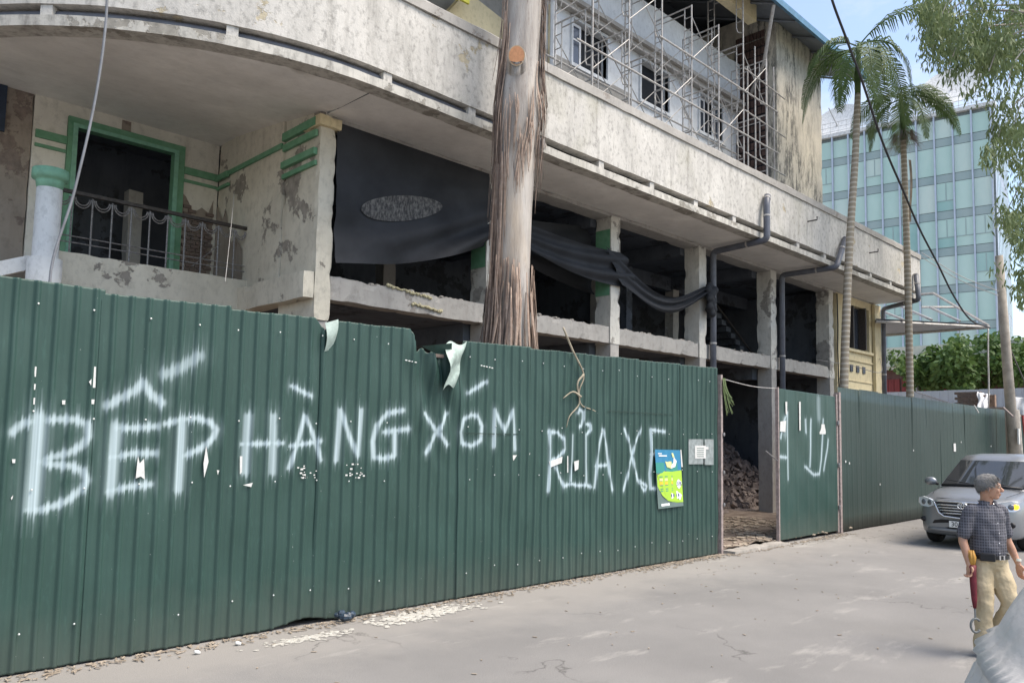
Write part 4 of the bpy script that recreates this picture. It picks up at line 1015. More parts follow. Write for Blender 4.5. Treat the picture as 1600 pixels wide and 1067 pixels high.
def ribbon(a0, z0, L, wd, out0, out1, curl, mat, twist=.0, seed=0):
    m = MB(); n = 9; pl = []
    for i in range(n+1):
        t_ = i/n; z = z0-L*t_; c = axis(max(z, 0))[0]; a = a0+twist*t_+.05*math.sin(t_*5+seed); r = surf(a, z)
        rr = r+.009+out0+(out1-out0)*t_**1.6+curl*math.sin(t_*5+seed)*.008
        p = c+Vector((math.cos(a)*rr, math.sin(a)*rr, 0)); p.z = z
        tg = Vector((-math.sin(a+.13*math.sin(seed+t_*3)), math.cos(a+.13*math.sin(seed+t_*3)), .1*math.sin(seed))); ww = wd*(.25+1.0*math.sin(math.pi*min(1, .08+t_*.9)))*(.75+.25*math.sin(t_*9+seed))
        pl.append((p-tg*ww, p+tg*ww))
    for a, b in pl: m.v += [tuple(a), tuple((a+b)/2), tuple(b)]
    for i in range(n): m.f += [(3*i, 3*i+1, 3*i+4, 3*i+3), (3*i+1, 3*i+2, 3*i+5, 3*i+4)]
    o = m.smooth().build('bark_strip', mat, tree); s_ = o.modifiers.new('t', 'SOLIDIFY'); s_.thickness = .004; return o
FR = -math.pi/2-.0   # towards the street
for k in range(105):     # ragged skirt below the smooth part
    a = random.uniform(0, 2*math.pi) if k < 15 else random.uniform(-4.2, -.5)
    if -1.9 < a < -1.35 and k % 4: continue
    ribbon(a, random.uniform(3.75, 4.45), random.uniform(1.0, 2.6), random.uniform(.010, .028), random.uniform(.005, .07), random.choice((.01, .03, .05, .08, .15)), random.uniform(-1, 2), MT['strip'] if random.random() < .68 else MT['strip2'], random.uniform(-.25, .25), k)
for k in range(60):      # left flank, from the fork down
    a = random.gauss(-3.45, .28); ribbon(a, random.uniform(4.4, 9.5), random.uniform(1.2, 3.0), random.uniform(.007, .02), random.uniform(.004, .045), random.choice((.01, .02, .04, .09)), random.uniform(-1, 2), MT['strip'] if random.random() < .6 else MT['strip2'], random.uniform(-.15, .15), k)
for k in range(48):      # rough bark under the cut, front
    a = random.uniform(-3.5, -1.1); ribbon(a, random.uniform(6.1, 6.95), random.uniform(1.0, 2.0)*(1.2 if a < -2.7 else .45), random.uniform(.005, .013), random.uniform(.003, .03), random.uniform(.004, .03), random.uniform(-1, 1.5), MT['strip'], random.uniform(-.2, .2), k)
for k in range(65):      # dark tangled strips down the right side
    a = random.gauss(-.95, .16); ribbon(a, random.uniform(6.6, 9.8), random.uniform(.9, 1.9), random.uniform(.006, .016), random.uniform(.006, .05), random.uniform(.01, .13), random.uniform(-1, 3), MT['strip2'] if random.random() < .75 else MT['strip'], random.uniform(-.2, .2), k)
# pruned limb stub facing the street
sp = Vector((7.47, 7.60, 7.30)); base = Vector((7.62, 7.73, 7.14))
nrm = Vector((-.70, -.64, -.08)).normalized()
st_ = MB().tube([base+Vector((.16, .15, -.30)), base+Vector((.06, .06, -.06)), sp-nrm*.07, sp-nrm*.003], [.12, .15, .138, .130], 20).smooth().build('limb_stub', MT['bark'], tree)
q = nrm.to_track_quat('Z', 'Y').to_matrix().to_4x4(); q.translation = sp
def cutd(r, z): return [q @ Vector((r*math.cos(a)*.92, r*math.sin(a)*1.12, z)) for a in [2*math.pi*k/28 for k in range(28)]]
MB().poly(cutd(.132, 0)).build('cut_rim', MT['cutrim'], st_); MB().poly(cutd(.118, .004)).build('cut_face', MT['cut'], st_)
MB().tube([(7.75, 7.8, 6.0), (7.98, 7.66, 6.12), (8.05, 7.62, 6.2)], [.15, .11, .085], 14).smooth().build('limb_stub', MT['bark'], tree)
for a0 in ():
    MB().tube([(7.56, 7.57, 6.72), (7.54+a0*.25, 7.56-a0*.25, 6.9), (7.55+a0*.5, 7.58-a0*.5, 7.2)], [.03, .045, .02], 8).smooth().build('bark_collar', MT['strip'], tree)
# high crown, out of frame but real
for k, (dx, dy, dz) in enumerate(((2.5, 1, 3.5), (-2.2, 1.2, 3), (.6, -1.5, 4))): MB().tube([(8.15, 7.86, 15+k*.3), (8.15+dx*.6, 7.86+dy*.6, 15.5+dz*.6), (8.15+dx, 7.86+dy, 15.6+dz)], [.2, .12, .05], 8).build('limb', MT['bark'], tree)

# ================================================================== leaves
def leaf_cloud(name, mat, parent, centers, per, size, droop, spread, seed=1, wr=.22):
    r_ = np.random.default_rng(seed); V = []; F_ = []
    C_ = np.array([c[:3] for c in centers]); R_ = np.array([c[3] for c in centers]); n = len(C_)*per
    idx = np.repeat(np.arange(len(C_)), per)
    d = r_.normal(size=(n, 3)); d /= np.linalg.norm(d, axis=1)[:, None]; rr = R_[idx]*r_.uniform(.25, 1, n)**.5
    p = C_[idx]+d*rr[:, None]*np.array(spread)
    ax = r_.normal(size=(n, 3)); ax[:, 2] = -abs(ax[:, 2])*droop-droop*.6; ax /= np.linalg.norm(ax, axis=1)[:, None]
    sd_ = np.cross(ax, r_.normal(size=(n, 3))); sd_ /= np.linalg.norm(sd_, axis=1)[:, None]
    L = size*r_.uniform(.6, 1.3, n)[:, None]; W = L*wr
    q = np.stack([p, p+ax*L*.45+sd_*W, p+ax*L, p+ax*L*.45-sd_*W], 1).reshape(-1, 3)-np.array(parent_loc(parent))
    me = bpy.data.meshes.new(name); me.vertices.add(len(q)); me.vertices.foreach_set('co', q.ravel())
    li = np.arange(len(q), dtype=np.int32); me.loops.add(len(li)); me.loops.foreach_set('vertex_index', li)
    me.polygons.add(n); me.polygons.foreach_set('loop_start', np.arange(0, len(li), 4, dtype=np.int32)); me.update(calc_edges=True)
    me.materials.append(mat); o = bpy.data.objects.new(name, me); COL.objects.link(o); o.parent = parent; o['kind'] = 'stuff'; return o

# right hanging tree: trunk stands outside the picture to the right
ht = thing('drooping_tree', 'feathery tree with drooping light green foliage hanging in from the top right', 'tree', (24.5, 1.0, 0))
MB().tube([(24.5, 1.0, 0), (24.4, 1.1, 5), (24.0, 1.6, 10), (23.6, 2.2, 15)], [.38, .32, .26, .16], 12).smooth().build('trunk', MT['bark'], ht)
cl = []; r_ = np.random.default_rng(5)
def hang(x, y, D, r): p = cF*D*1.0+(cR*(x-PCX)-cU*(y-PCY))*D/FPX; return (p.x, p.y, p.z+CAM_H, r)
blobs = []
for (x, y, sx, sy, n_) in ((1455, 20, 22, 26, 12), (1470, 75, 24, 26, 10), (1480, 30, 38, 40, 18), (1540, 50, 55, 50, 30), (1590, 90, 50, 70, 28), (1520, 75, 40, 22, 10), (1600, 230, 24, 60, 14), (1575, 190, 18, 22, 5), (1568, 240, 14, 40, 6), (1580, 345, 20, 25, 6), (1605, 440, 26, 60, 12), (1610, 330, 22, 50, 10), (1640, 10, 60, 60, 22), (1700, 200, 70, 150, 40), (1560, -60, 90, 40, 30), (1545, 150, 10, 14, 2)):
    for k in range(n_): blobs.append(hang(r_.normal(x, sx*.55), r_.normal(y, sy*.55), r_.uniform(18, 23), r_.uniform(.20, .48)))
leaf_cloud('foliage', MT['euc'], ht, blobs, 70, .20, 1.8, (1, 1, 1.35), 3, .12)
for b in blobs[::5]:
    a = Vector(b[:3]); MB().tube(arc(a+Vector((0, 0, -.3)), a+Vector((.3, -.2, 1.2)), a.lerp(Vector((23.9, 1.7, 11+a.z*.15)), .5), 5), [.012, .014, .018, .022, .03, .04], 5).build('branch', MT['bark'], ht)

# broad-leaved trees behind the grey fence
for (x, y, r, D, n_, lb) in ((1440, 575, 40, 40, 15, 'low broad-leaved tree left of the leaning pole, in front of the red house'), (1500, 565, 38, 38, 14, 'rounded broad-leaved tree between the red house and the leaning pole'), (1585, 560, 40, 38, 15, 'broad-leaved tree right of the leaning pole')):
    bb = []
    for k in range(n_*2): bb.append(hang(x+r_.normal(0, r*.55), y+r_.normal(0, 18), D+r_.uniform(-1.5, 1.5), r_.uniform(.45, .85)))
    c = hang(x, y, D, 1); bt = thing('broadleaf_tree', lb, 'tree', (c[0], c[1], 0), 'leafy trees behind the grey fence')
    MB().tube([(c[0], c[1], 0), (c[0]+.1, c[1], 3.2), (c[0]-.2, c[1]+.2, 5)], [.16, .13, .07], 8).smooth().build('trunk', MT['bark'], bt)
    leaf_cloud('crown', MT['bush'], bt, bb, 75, .32, .5, (1, 1, .75), int(x), .30)

# ================================================================== PALMS
def frond(base, az, el, L, droop, seed, parent, mat=None, ll=.74, n=32):
    m = MB(); r_ = random.Random(seed); d = Vector((math.cos(az)*math.cos(el), math.sin(az)*math.cos(el), math.sin(el))); p = Vector(base); pts = [p.copy()]
    steps = 16
    for i in range(steps):
        d = (d+Vector((0, 0, -droop/steps*(1+1.5*i/steps)))).normalized(); p = p+d*L/steps; pts.append(p.copy())
    m.tube(pts, [.022*(1-.85*i/steps) for i in range(steps+1)], 5)
    sidev = Vector((-math.sin(az), math.cos(az), 0))
    for i in range(n):
        t_ = .14+.86*i/n; f_ = t_*steps; j = min(int(f_), steps-1); q = pts[j].lerp(pts[j+1], f_-j); tg = (pts[j+1]-pts[j]).normalized()
        l = ll*(math.sin(math.pi*min(1, .18+t_*.80))**.6)*(1-.35*t_)*r_.uniform(.85, 1.1)
        for s_ in (-1, 1):
            sd_ = (sidev*s_*(.72)+tg*.62+Vector((0, 0, .18))).normalized(); g = Vector((0, 0, -1))
            a = q; b = q+sd_*l*.5+g*l*.06*r_.uniform(.5, 1.8); c = q+(sd_*.78+g*(.35+.3*r_.random())).normalized()*l
            wv = tg*.022
            m.quad(a-wv, b-wv*1.15, b+wv*1.15, a+wv); m.quad(b-wv*1.15, c-wv*.1, c+wv*.1, b+wv*1.15)
    return m.build('frond', mat or MT['palm'], parent)
def palm(loc, pathp, crown, fr, lb):
    P0 = thing('areca_palm', lb, 'palm', loc, 'slender palms behind the fence')
    q = catmull(pathp, 8); n = len(q)
    MB().tube(q, [.112-.035*i/n for i in range(n)], 14).smooth().build('trunk', MT['ringed'], P0)
    top = Vector(q[-1]); cs = MB().tube([top, top+Vector((.01, 0, .5)), Vector(crown)+Vector((0, 0, .1))], [.075, .085, .05], 12).smooth().build('crownshaft', MT['palm'], P0)
    for k, (az, el, L, dr) in enumerate(fr): frond(Vector(crown)+Vector((0, 0, random.uniform(-.15, .05))), rad(az), rad(el), L, dr, k*7+int(loc[0]), P0)
    return P0
RI = -44.6; LE = 135.4     # image right / left as world azimuths
palm((19.2, 7.95, 0), [(19.15, 7.95, 0), (19.35, 7.95, 3), (19.8, 7.95, 6.5), (20.35, 7.95, 9.4), (20.6, 7.95, 11.2)], (20.75, 7.95, 12.55),
     [(LE+5, 30, 2.0, 1.7), (RI-8, 55, 2.7, 1.05), (LE-25, -5, 2.6, 1.6), (RI+10, 15, 2.5, 2.3), (RI-40, 20, 2.5, 2.6), (215, 25, 2.6, 3.0), (245, 10, 2.5, 2.8), (95, 30, 2.4, 2.0), (40, 35, 2.4, 1.8), (LE+35, 5, 2.3, 3.0), (RI+30, -10, 2.4, 2.2), (225, -25, 2.4, 1.6)], 'taller slim ringed palm with full drooping crown, nearest the stained tower')
p2 = palm((23.9, 7.95, 0), [(23.9, 7.95, 0), (24.0, 7.95, 3), (24.05, 7.95, 6.5), (24.0, 7.95, 9.4), (23.95, 7.95, 10.9)], (23.8, 7.95, 12.2),
     [(RI, 40, 2.3, 1.9), (RI-10, 12, 2.3, 1.4), (RI+20, 55, 2.2, 1.8), (LE, -15, 2.0, 1.8), (LE+20, 20, 2.2, 2.4), (205, 30, 2.2, 2.6), (80, 40, 2.2, 1.8), (250, -10, 1.9, 2.2), (20, 20, 2.0, 2.0)], 'slim ringed palm with a dry fibre tuft and shorter crown, right of the taller palm')
m = MB()
for k in range(420):
    a = random.uniform(0, 6.28); c = Vector((23.97+.22*math.cos(a), 7.95+.22*math.sin(a), 11.0+random.uniform(-.05, .2))); L = random.uniform(.25, .6)
    d = Vector((math.cos(a)*.6, math.sin(a)*.6, -random.uniform(.4, 1.3))).normalized()
    m.quad(c, c+Vector((.01, .01, 0)), c+d*L+Vector((.006, 0, 0)), c+d*L)
m.build('dry_tuft', MT['drypalm'], p2)
def dsheath(u, v): return (24.18+.09*math.sin(v*5)+.10*(u-.5)*(1-v*.5), 7.86+.03*math.sin(u*4), 10.35-1.9*v)
MB().grid(dsheath, 4, 16).smooth().build('dead_sheath', MT['drypalm'], p2)

# ================================================================== GLASS TOWER
GA = Vector((72.6, 17.4, 0)); gz = rad(99)
gt = thing('glass_office_block', 'distant office block of pale green glass with steel fins and a white roof rim', 'building', GA)
gu = Vector((math.cos(gz), math.sin(gz), 0)); gn = Vector((-math.sin(gz), math.cos(gz), 0))   # along, and away from / towards us
if gn.x > 0: gn = -gn
GM = Matrix(((gu.x, gn.x, 0, GA.x), (gu.y, gn.y, 0, GA.y), (0, 0, 1, 0), (0, 0, 0, 1)))   # x along, y outwards
def glassm(nm, c, c2, r=.18):
    q = N(nm); v = q.mix(q.ramp(q.noise(.35, 4, .6, q.mapv((1, 1, .5))), .35, .65), c, c2); return q.done(v, r, 0, .6)
gl = [glassm('pale_green_glass', (.44, .62, .55), (.52, .68, .61)), glassm('teal_green_glass', (.28, .48, .44), (.40, .58, .53)), glassm('curtained_glass', (.60, .70, .63), (.50, .64, .58))]
gs = glassm('grey_spandrel_glass', (.30, .39, .38), (.36, .44, .42)); fin = simple('steel_fin', (.50, .56, .66), .4, .1, 2, .2); wh = simple('white_rim', (.78, .78, .77), .6)
TOP = 30.4; ST_ = 3.2; NB = 15; BW = 1.40
MB().box(-.4, NB*BW, -14, -.06, 0, TOP-.05, GM).build('core', simple('core_grey', (.2, .24, .25), .7), gt)
r_ = random.Random(3)
for b_ in range(NB):
    x0 = -.2+b_*BW
    for s_ in range(9):
        z1 = TOP-.4; zs = z1-1.7
        if s_: z1 = TOP-.4-1.7-.72-(s_-1)*ST_; zs = z1-2.48
        if zs < 2: continue
        m_ = gl[r_.choice((0, 0, 0, 1, 2, 2))]
        split = r_.random() < .35
        MB().box(x0+.07, x0+BW-.07, -.05, 0, zs+(.9 if split else 0)+.03, z1-.03, GM).build('glass_pane', m_, gt)
        if split:
            MB().box(x0+.07, x0+BW-.07, -.05, 0, zs+.03, zs+.87, GM).build('glass_pane', gl[r_.choice((0, 1))], gt)
            w0 = x0+.12; f_ = MB().box(x0+.60, x0+.66, .001, .04, zs+.9, z1-.1, GM).box(x0+.07, x0+BW-.07, .001, .04, zs+.86, zs+.93, GM); f_.build('window_bar', gs, gt)
        MB().box(x0+.07, x0+BW-.07, -.05, -.01, zs-.70, zs-.02, GM).build('spandrel', gs, gt)
for b_ in range(NB+1): MB().box(-.26+b_*BW, -.14+b_*BW, 0, .30, 1.5, TOP-.1, GM).build('fin', fin, gt)
MB().box(-.6, NB*BW, -.5, .35, TOP-.1, TOP+.22, GM).build('roof_rim', wh, gt)
# the narrow side return to the right
m = MB()
for k in range(9): m.box(-.42, -.40, -1.2-k*1.5, -.3-k*1.5, 1, TOP-.5, GM)
m.build('side_panel', fin, gt)
for k in range(8):
    for s_ in range(7): MB().box(-.45, -.41, -1.9-k*1.5, -1.3-k*1.5, 2+s_*4, 5+s_*4, GM).build('side_pane', gs, gt)
m = MB()
for x in np.arange(0, NB*BW, .7): m.box(x, x+.05, -.3, -.25, TOP+.22, TOP+1.5, GM)
for z in (TOP+.6, TOP+1.0, TOP+1.45): m.box(-.4, NB*BW, -.30, -.25, z, z+.05, GM)
m.build('roof_railing', wh, gt)
def dish(c, r, face, lb):
    T = thing('satellite_dish', lb, 'dish', tuple(c), 'white dishes on the office roof')
    q = Vector(face).normalized().to_track_quat('Z', 'Y').to_matrix().to_4x4(); q.translation = Vector(c)
    m = MB()
    def f_(u, v): a = 2*math.pi*v; rr = r*u; return q @ Vector((rr*math.cos(a), rr*math.sin(a), .16*r*u*u))
    m.grid(f_, 10, 40).smooth().build('reflector', wh, T)
    MB().tube([q @ Vector((0, 0, 0)), Vector(c)-Vector((0, 0, r+.6))], .12, 8).build('mast', MT['galv'], T)
    MB().tube([q @ Vector((0, 0, 0)), q @ Vector((0, 0, r*.9))], .05, 6).build('feed', MT['galv'], T)
c = at(1487, 140, X=76); dish(c, 2.5, (-.75, -.1, .45), 'larger white satellite dish tilted on the roof rim, right of the palms')
c = at(1308, 196, X=76); dish(c, 2.5, (-.75, 0, .45), 'white satellite dish half hidden by the taller palm beside the stained tower')

# red house, cream roof
rh = thing('low_red_house', 'low house with red corrugated doors and a cream roof band behind the trees', 'house', (46, 15, 0))
MB().box(45, 50, 9, 21, 0, 6.0).build('wall', simple('russet_wall', (.20, .10, .085), .8, .3, 3), rh)
MB().box(44.6, 50, 8.5, 21.5, 6.0, 6.15).box(44.5, 44.6, 8.4, 21.6, 6.15, 7.2).build('roof', simple('cream_roof_band', (.72, .68, .56), .7, .15, 2), rh)
for k in range(5):
    y = 12.2+k*1.6
    m = MB()
    for j in range(10): m.box(44.93+.02*(j % 2), 44.99, y+j*.15, y+(j+1)*.15-.01, 3.0, 5.5)
    m.build('red_shutter', simple('red_shutter_%d' % k, (.30, .045, .04), .6, .2, 3), rh)

# steel canopy frame beyond the annex
cn_ = thing('steel_canopy', 'grey steel canopy frame with a corrugated panel jutting out past the cream annex', 'canopy', (28, 9, 6))
ZC = 6.0; c1 = at(1545, 509, Z=ZC); c2 = at(1368, 500, Z=ZC); c3 = at(1368, 523, Z=ZC)
m = MB(); m.poly([c1, c3, c2]); m.poly([p+Vector((0, 0, .05)) for p in (c1, c2, c3)]); m.build('corrugated_panel', MT['greyfence'], cn_)
for a, b in ((c1, c2), (c1, c3)): MB().tube([a-Vector((0, 0, .05)), b-Vector((0, 0, .05))], .05, 6).build('edge_tube', MT['galv'], cn_)
for a, b in (((1408, 479), (1456, 500)), ((1452, 480), (1500, 502)), ((1368, 482), (1412, 500))):
    p = at(*a, Z=ZC+.8); q_ = at(*b, Z=ZC+.03); MB().tube([p, q_], .04, 6).build('rafter', MT['galv'], cn_)
p = at(1458, 458, Z=ZC+1.3); MB().tube([p, c1], .05, 6).build('rafter', MT['galv'], cn_); MB().tube([p, at(1425, 461, Z=ZC+1.3)], .04, 6).build('strut', MT['galv'], cn_)
MB().tube([at(1440, 480, Z=ZC+.8), at(1495, 480, Z=ZC+.8)], .04, 6).build('strut', MT['galv'], cn_)
cable('rope', [at(1544, 512, Z=ZC-.05), at(1544, 560, X=c1.x), at(1545, 600, X=c1.x), at(1544, 640, X=c1.x)], .025, MT['pipeend'], 'pale knotted rope hanging from the corner of the steel canopy', cat='rope')

# pole
pl_ = thing('concrete_pole', 'leaning tapered concrete utility pole standing behind the silver car', 'pole', (29.4, 6.55, 0))
MB().tube([(29.5, 6.55, 0), (28.95, 6.6, 4), (28.3, 6.6, 8.0)], [.17, .15, .115], 18).smooth().build('shaft', simple('pole_concrete', (.40, .36, .31), .9, .25, 4, bump=.4), pl_)
MB().tube([(29.9, 6.5, 0), (29.35, 6.5, 3.1)], .09, 10).smooth().build('stay_post', MT['sill'], pl_)
MB().box(28.95, 29.1, 6.37, 6.41, 2.0, 2.5, ).build('number_tag', MT['paper'], pl_)
MB().tube([(28.9, 6.5, 5.0), (29.1, 6.2, 4.0), (29.6, 6.3, 3.0)], .025, 5).build('loose_cable', MT['darkrail'], pl_)
blackc = simple('black_cable', (.035, .035, .04), .6)
cable('cable', [at(1285, -60, Y=6.2), at(1300, 0, Y=6.2), at(1322, 60, Y=6.3), at(1348, 130, Y=6.4), at(1380, 225, Y=6.6), at(1412, 300, Y=6.7), at(1437, 358, Y=6.9), at(1465, 412, Y=7), at(1490, 462, Y=7.1), at(1517, 500, Y=7.2), at(1547, 512, Y=7.3)], .027, blackc, 'thick black cable bundle falling from the sky past the palms to the steel canopy', 8)
for k, (x0, y0, x1, y1) in enumerate(((1440, 395, 1560, 455), (1440, 402, 1560, 462))): cable('thin_wire', [at(x0, y0, Y=8.6), at((x0+x1)/2, (y0+y1)/2+6, Y=7.6), at(x1, y1, Y=6.6)], .012, MT['galv'], ['upper', 'lower'][k]+' of two thin wires running from the parapet end to the leaning pole', cat='wire')
cable('thin_wire', [at(1275, 562, Y=9.9), at(1330, 571, Y=9.6), at(1375, 582, Y=9.2), at(1375, 560, Y=9.9)], .010, MT['iron'], 'thin grey wire slung across the cream annex wall', cat='wire')

# bricks and cloths over the far fence
bs = thing('brick_stack', 'stack of red bricks on a wall showing over the right fence', 'bricks', (31.5, 8.4, 3))
MB().box(31.55, 31.9, 6.9, 9.0, 0, 3.3).build('wall', MT['brown'], bs)
b0 = None
for r_k in range(6):
    for c_k in range(4):
        if b0 is None: m = MB().rough(-.1, .1, -.105, .105, -.045, .045, .08, .006, .02); m.local = True; b0 = m.build('brick', brickmat, bs); o = b0
        else: o = b0.copy(); COL.objects.link(o)
        o.location = Vector((31.65+random.uniform(-.01, .01), 8.08+c_k*.215+(.1 if r_k % 2 else 0), 3.35+r_k*.095))-bs.location
def drape(nm, c, lb, mat=None, cat='cloth', fold=.05):
    def fn(u, v): p = bil(c, u, v); p.x += fold*math.sin(u*13+v*3)-.25*v; p.y += .03*math.sin(v*9+u*4); return p
    m = MB().grid(fn, 26, 16).smooth(); m.quad
    o = m.build(nm, mat or MT['wframe'], loc=tuple(bil(c, .5, 1))); s_ = o.modifiers.new('t', 'SOLIDIFY'); s_.thickness = .01; tag(o, lb, cat); return o
drape('white_cloth', [at(1527, 612, X=31.3), at(1545, 616, X=31.3), at(1531, 640, X=31.0), at(1546, 640, X=31.0)], 'white cloth hanging over the fence top beside the brick stack')
drape('tarpaulin', [at(1574, 620, X=30.6), at(1612, 622, X=30.2), at(1582, 645, X=30.4), at(1612, 652, X=30.0)], 'white tarpaulin thrown over the fence right of the leaning pole')
o = MB().box(31.2, 31.4, 7.55, 8.0, 3.3, 3.72).build('cardboard_box', simple('worn_cardboard', (.36, .24, .17), .9, .4, 9), loc=(31.3, 7.8, 3.3)); tag(o, 'worn brown box on the wall between the white cloth and the leaning pole', 'box')
cable('red_stick', [at(1597, 643, X=30.1), at(1604, 700, X=29.8)], .04, simple('red_stick', (.4, .07, .06), .6), 'red post below the white tarpaulin at the right edge', cat='post')
o = MB().tube([at(1568, 637, X=28), at(1583, 651, X=27.6)], .03, 6).build('broken_lath', MT['post'], loc=tuple(at(1575, 645, X=28))); tag(o, 'short broken lath sticking off the end of the right fence', 'lath')
o = MB().tube([at(1522, 633, Y=7.0), at(1529, 645, Y=6.9)], .02, 6).build('bent_wire_end', MT['pipeend'], loc=tuple(at(1525, 640, Y=7))); tag(o, 'short pale stick poking over the right fence below the bricks', 'stick')

# ================================================================== CAR
CR = Vector((16.25, 4.50, 0)); CYAW = rad(-2.0)
car = thing('silver_car', 'silver people carrier with its amber indicator lit, half behind the walking man', 'car', CR); car.rotation_euler = (0, 0, CYAW)
class CB(MB):
    local = True
paint = N('silver_car_paint').done((.25, .262, .28), .30, .5, .6)
black = simple('black_trim', (.015, .015, .017), .5, .1); chrome = N('chrome').done((.72, .73, .75), .15, .9, .6)
rubber = simple('tyre_rubber', (.02, .02, .022), .85, .2); glassc = N('car_glass').done((.03, .035, .04), .04, 0, 1.0)
lampw = N('lamp_lens').done((.70, .74, .78), .08, .2, .8); lampd = N('lamp_inside').done((.16, .17, .19), .2, .5, .6)
amb = N('lit_amber'); amb.b.inputs['Emission Color'].default_value = (1, .42, .02, 1); amb.b.inputs['Emission Strength'].default_value = 1.3; amb = amb.done((.8, .35, .02), .3)
plate = simple('plate_white', (.78, .78, .76), .5, .05)
# lower body: stations along the car, section points from sill to centre line
SEC = [  # x, half width, z bottom, z belt edge, z centre top
    (.02, .58, .30, .80, .86), (.06, .70, .24, .84, .90), (.16, .80, .21, .88, .95), (.36, .865, .20, .94, 1.01), (.70, .885, .20, 1.0, 1.07), (1.05, .885, .20, 1.05, 1.13),
    (1.5, .888, .20, 1.08, 1.15), (2.4, .89, .20, 1.10, 1.16), (3.4, .888, .21, 1.12, 1.17), (4.1, .87, .24, 1.12, 1.17), (4.45, .83, .30, 1.08, 1.14), (4.56, .72, .40, 1.0, 1.05)]
def sect(x, w_, zb, ze, zt):
    h = ze-zb
    half = [(w_*.80, zb), (w_*.965, zb+.04), (w_*.99, zb+h*.25), (w_, zb+h*.5), (w_*.995, zb+h*.72), (w_*.965, zb+h*.90), (w_*.90, ze+.005), (w_*.62, zt-.012), (w_*.3, zt)]
    L_ = [(x, y, z) for y, z in half]+[(x, 0, zt)]+[(x, -y, z) for y, z in half[::-1]]
    return [(x+ (.10*(abs(p[1])/.88)**3 if x < .2 else 0), p[1], p[2]) for p in L_]
m = CB(); k = len(sect(*SEC[0]))
for s_ in SEC: m.v += sect(*s_)
for i in range(len(SEC)-1):
    for j in range(k):
        j2 = (j+1) % k; m.f.append((i*k+j, (i+1)*k+j, (i+1)*k+j2, i*k+j2))
m.f.append(tuple(range(k))); m.f.append(tuple((len(SEC)-1)*k+j for j in range(k))[::-1])
body = m.smooth().build('body', paint, car)
ss = body.modifiers.new('s', 'SUBSURF'); ss.levels = ss.render_levels = 2; apply_mods(body)
cut = CB()
for x in (.88, 3.62): cut.tube([(x, -1.2, .32), (x, 1.2, .32)], .375, 28)
co = cut.build('cut', black, car); bo = body.modifiers.new('b', 'BOOLEAN'); bo.object = co; bo.operation = 'DIFFERENCE'; bo.solver = 'EXACT'
bpy.context.view_layer.update(); apply_mods(body); bpy.data.objects.remove(co)
body.data.materials.clear(); body.data.materials.append(paint); body.data.shade_smooth()
ws_ = body.modifiers.new('n', 'EDGE_SPLIT'); ws_.split_angle = rad(40)
# cabin
def ring(z, x0, x1, w0, w1, ins): return [(x0, w0*.55, z), (x0+ins, w0, z), ((x0+x1)/2, (w0+w1)/2+.01, z), (x1-ins*.5, w1, z), (x1, w1*.6, z), (x1, -w1*.6, z), (x1-ins*.5, -w1, z), ((x0+x1)/2, -(w0+w1)/2-.01, z), (x0+ins, -w0, z), (x0, -w0*.55, z)]
R0 = ring(1.08, 1.0, 4.42, .80, .78, .16); R1 = ring(1.62, 1.86, 4.25, .645, .63, .12); R2 = ring(1.71, 2.05, 4.18, .60, .58, .12); R3 = ring(1.755, 2.4, 3.95, .42, .42, .12)
m = CB(); m.v += R0+R1+R2+R3; n10 = 10
for lv in range(3):
    for j in range(n10): j2 = (j+1) % n10; m.f.append((lv*10+j, lv*10+j2, (lv+1)*10+j2, (lv+1)*10+j))
m.f.append(tuple(30+j for j in range(10)))
cab = m.smooth().build('cabin_shell', paint, car)
def lerp3(a, b, t_): return Vector(a).lerp(Vector(b), t_)
# windscreen glass, slightly proud of the shell
def wsf(u, v):
    idx = [8, 9, 0, 1]; s_ = u*3; i = min(int(s_), 2); q0 = lerp3(R0[idx[i]], R0[idx[i+1]], s_-i); q1 = lerp3(R1[idx[i]], R1[idx[i+1]], s_-i)
    p = q0.lerp(q1, .06+.90*v); bul = .05*math.sin(math.pi*u); y = p.y*.955
    return (p.x-.028-bul*.5, y, p.z+.022)
MB_ = CB(); MB_.grid(wsf, 18, 10, True).smooth().build('windscreen', glassc, car)
for sg in (-1, 1):
    ids = [(1, 2), (2, 3)] if sg > 0 else [(8, 7), (7, 6)]
    for a, b in ids:
        f_ = lambda u, v: (lambda p: (p.x, p.y+sg*.012, p.z+.004))(lerp3(R0[a], R0[b], .08+.86*u).lerp(lerp3(R1[a], R1[b], .08+.86*u), .10+.80*v))
        m = CB(); m.grid(f_, 6, 4, sg < 0); m.build('side_window', glassc, car)
for sg in (-1, 1): CB().tube([(.30, sg*.62, .985), (.6, sg*.70, 1.035), (1.0, sg*.74, 1.085)], .005, 5).build('bonnet_seam', black, car)
CB().tube([(.12, y, .925-.02*abs(y)) for y in np.linspace(-.5, .5, 9)], .005, 5).build('bonnet_seam', black, car)
for x in (1.3, 2.35):
    for sg in (-1, 1): CB().tube([(x, sg*.892, .35), (x, sg*.895, .75), (x+.05, sg*.868, 1.08)], .004, 5).build('door_seam', black, car)
# cowl and wipers
CB().tube([(1.02, -.70, 1.12), (.985, -.35, 1.145), (.975, 0, 1.15), (.985, .35, 1.145), (1.02, .70, 1.12)], .028, 8).smooth().build('cowl', black, car)
for y0 in (-.5, .1): CB().tube([(1.0, y0, 1.16), (1.12, y0+.55, 1.235)], .010, 5).build('wiper', black, car)
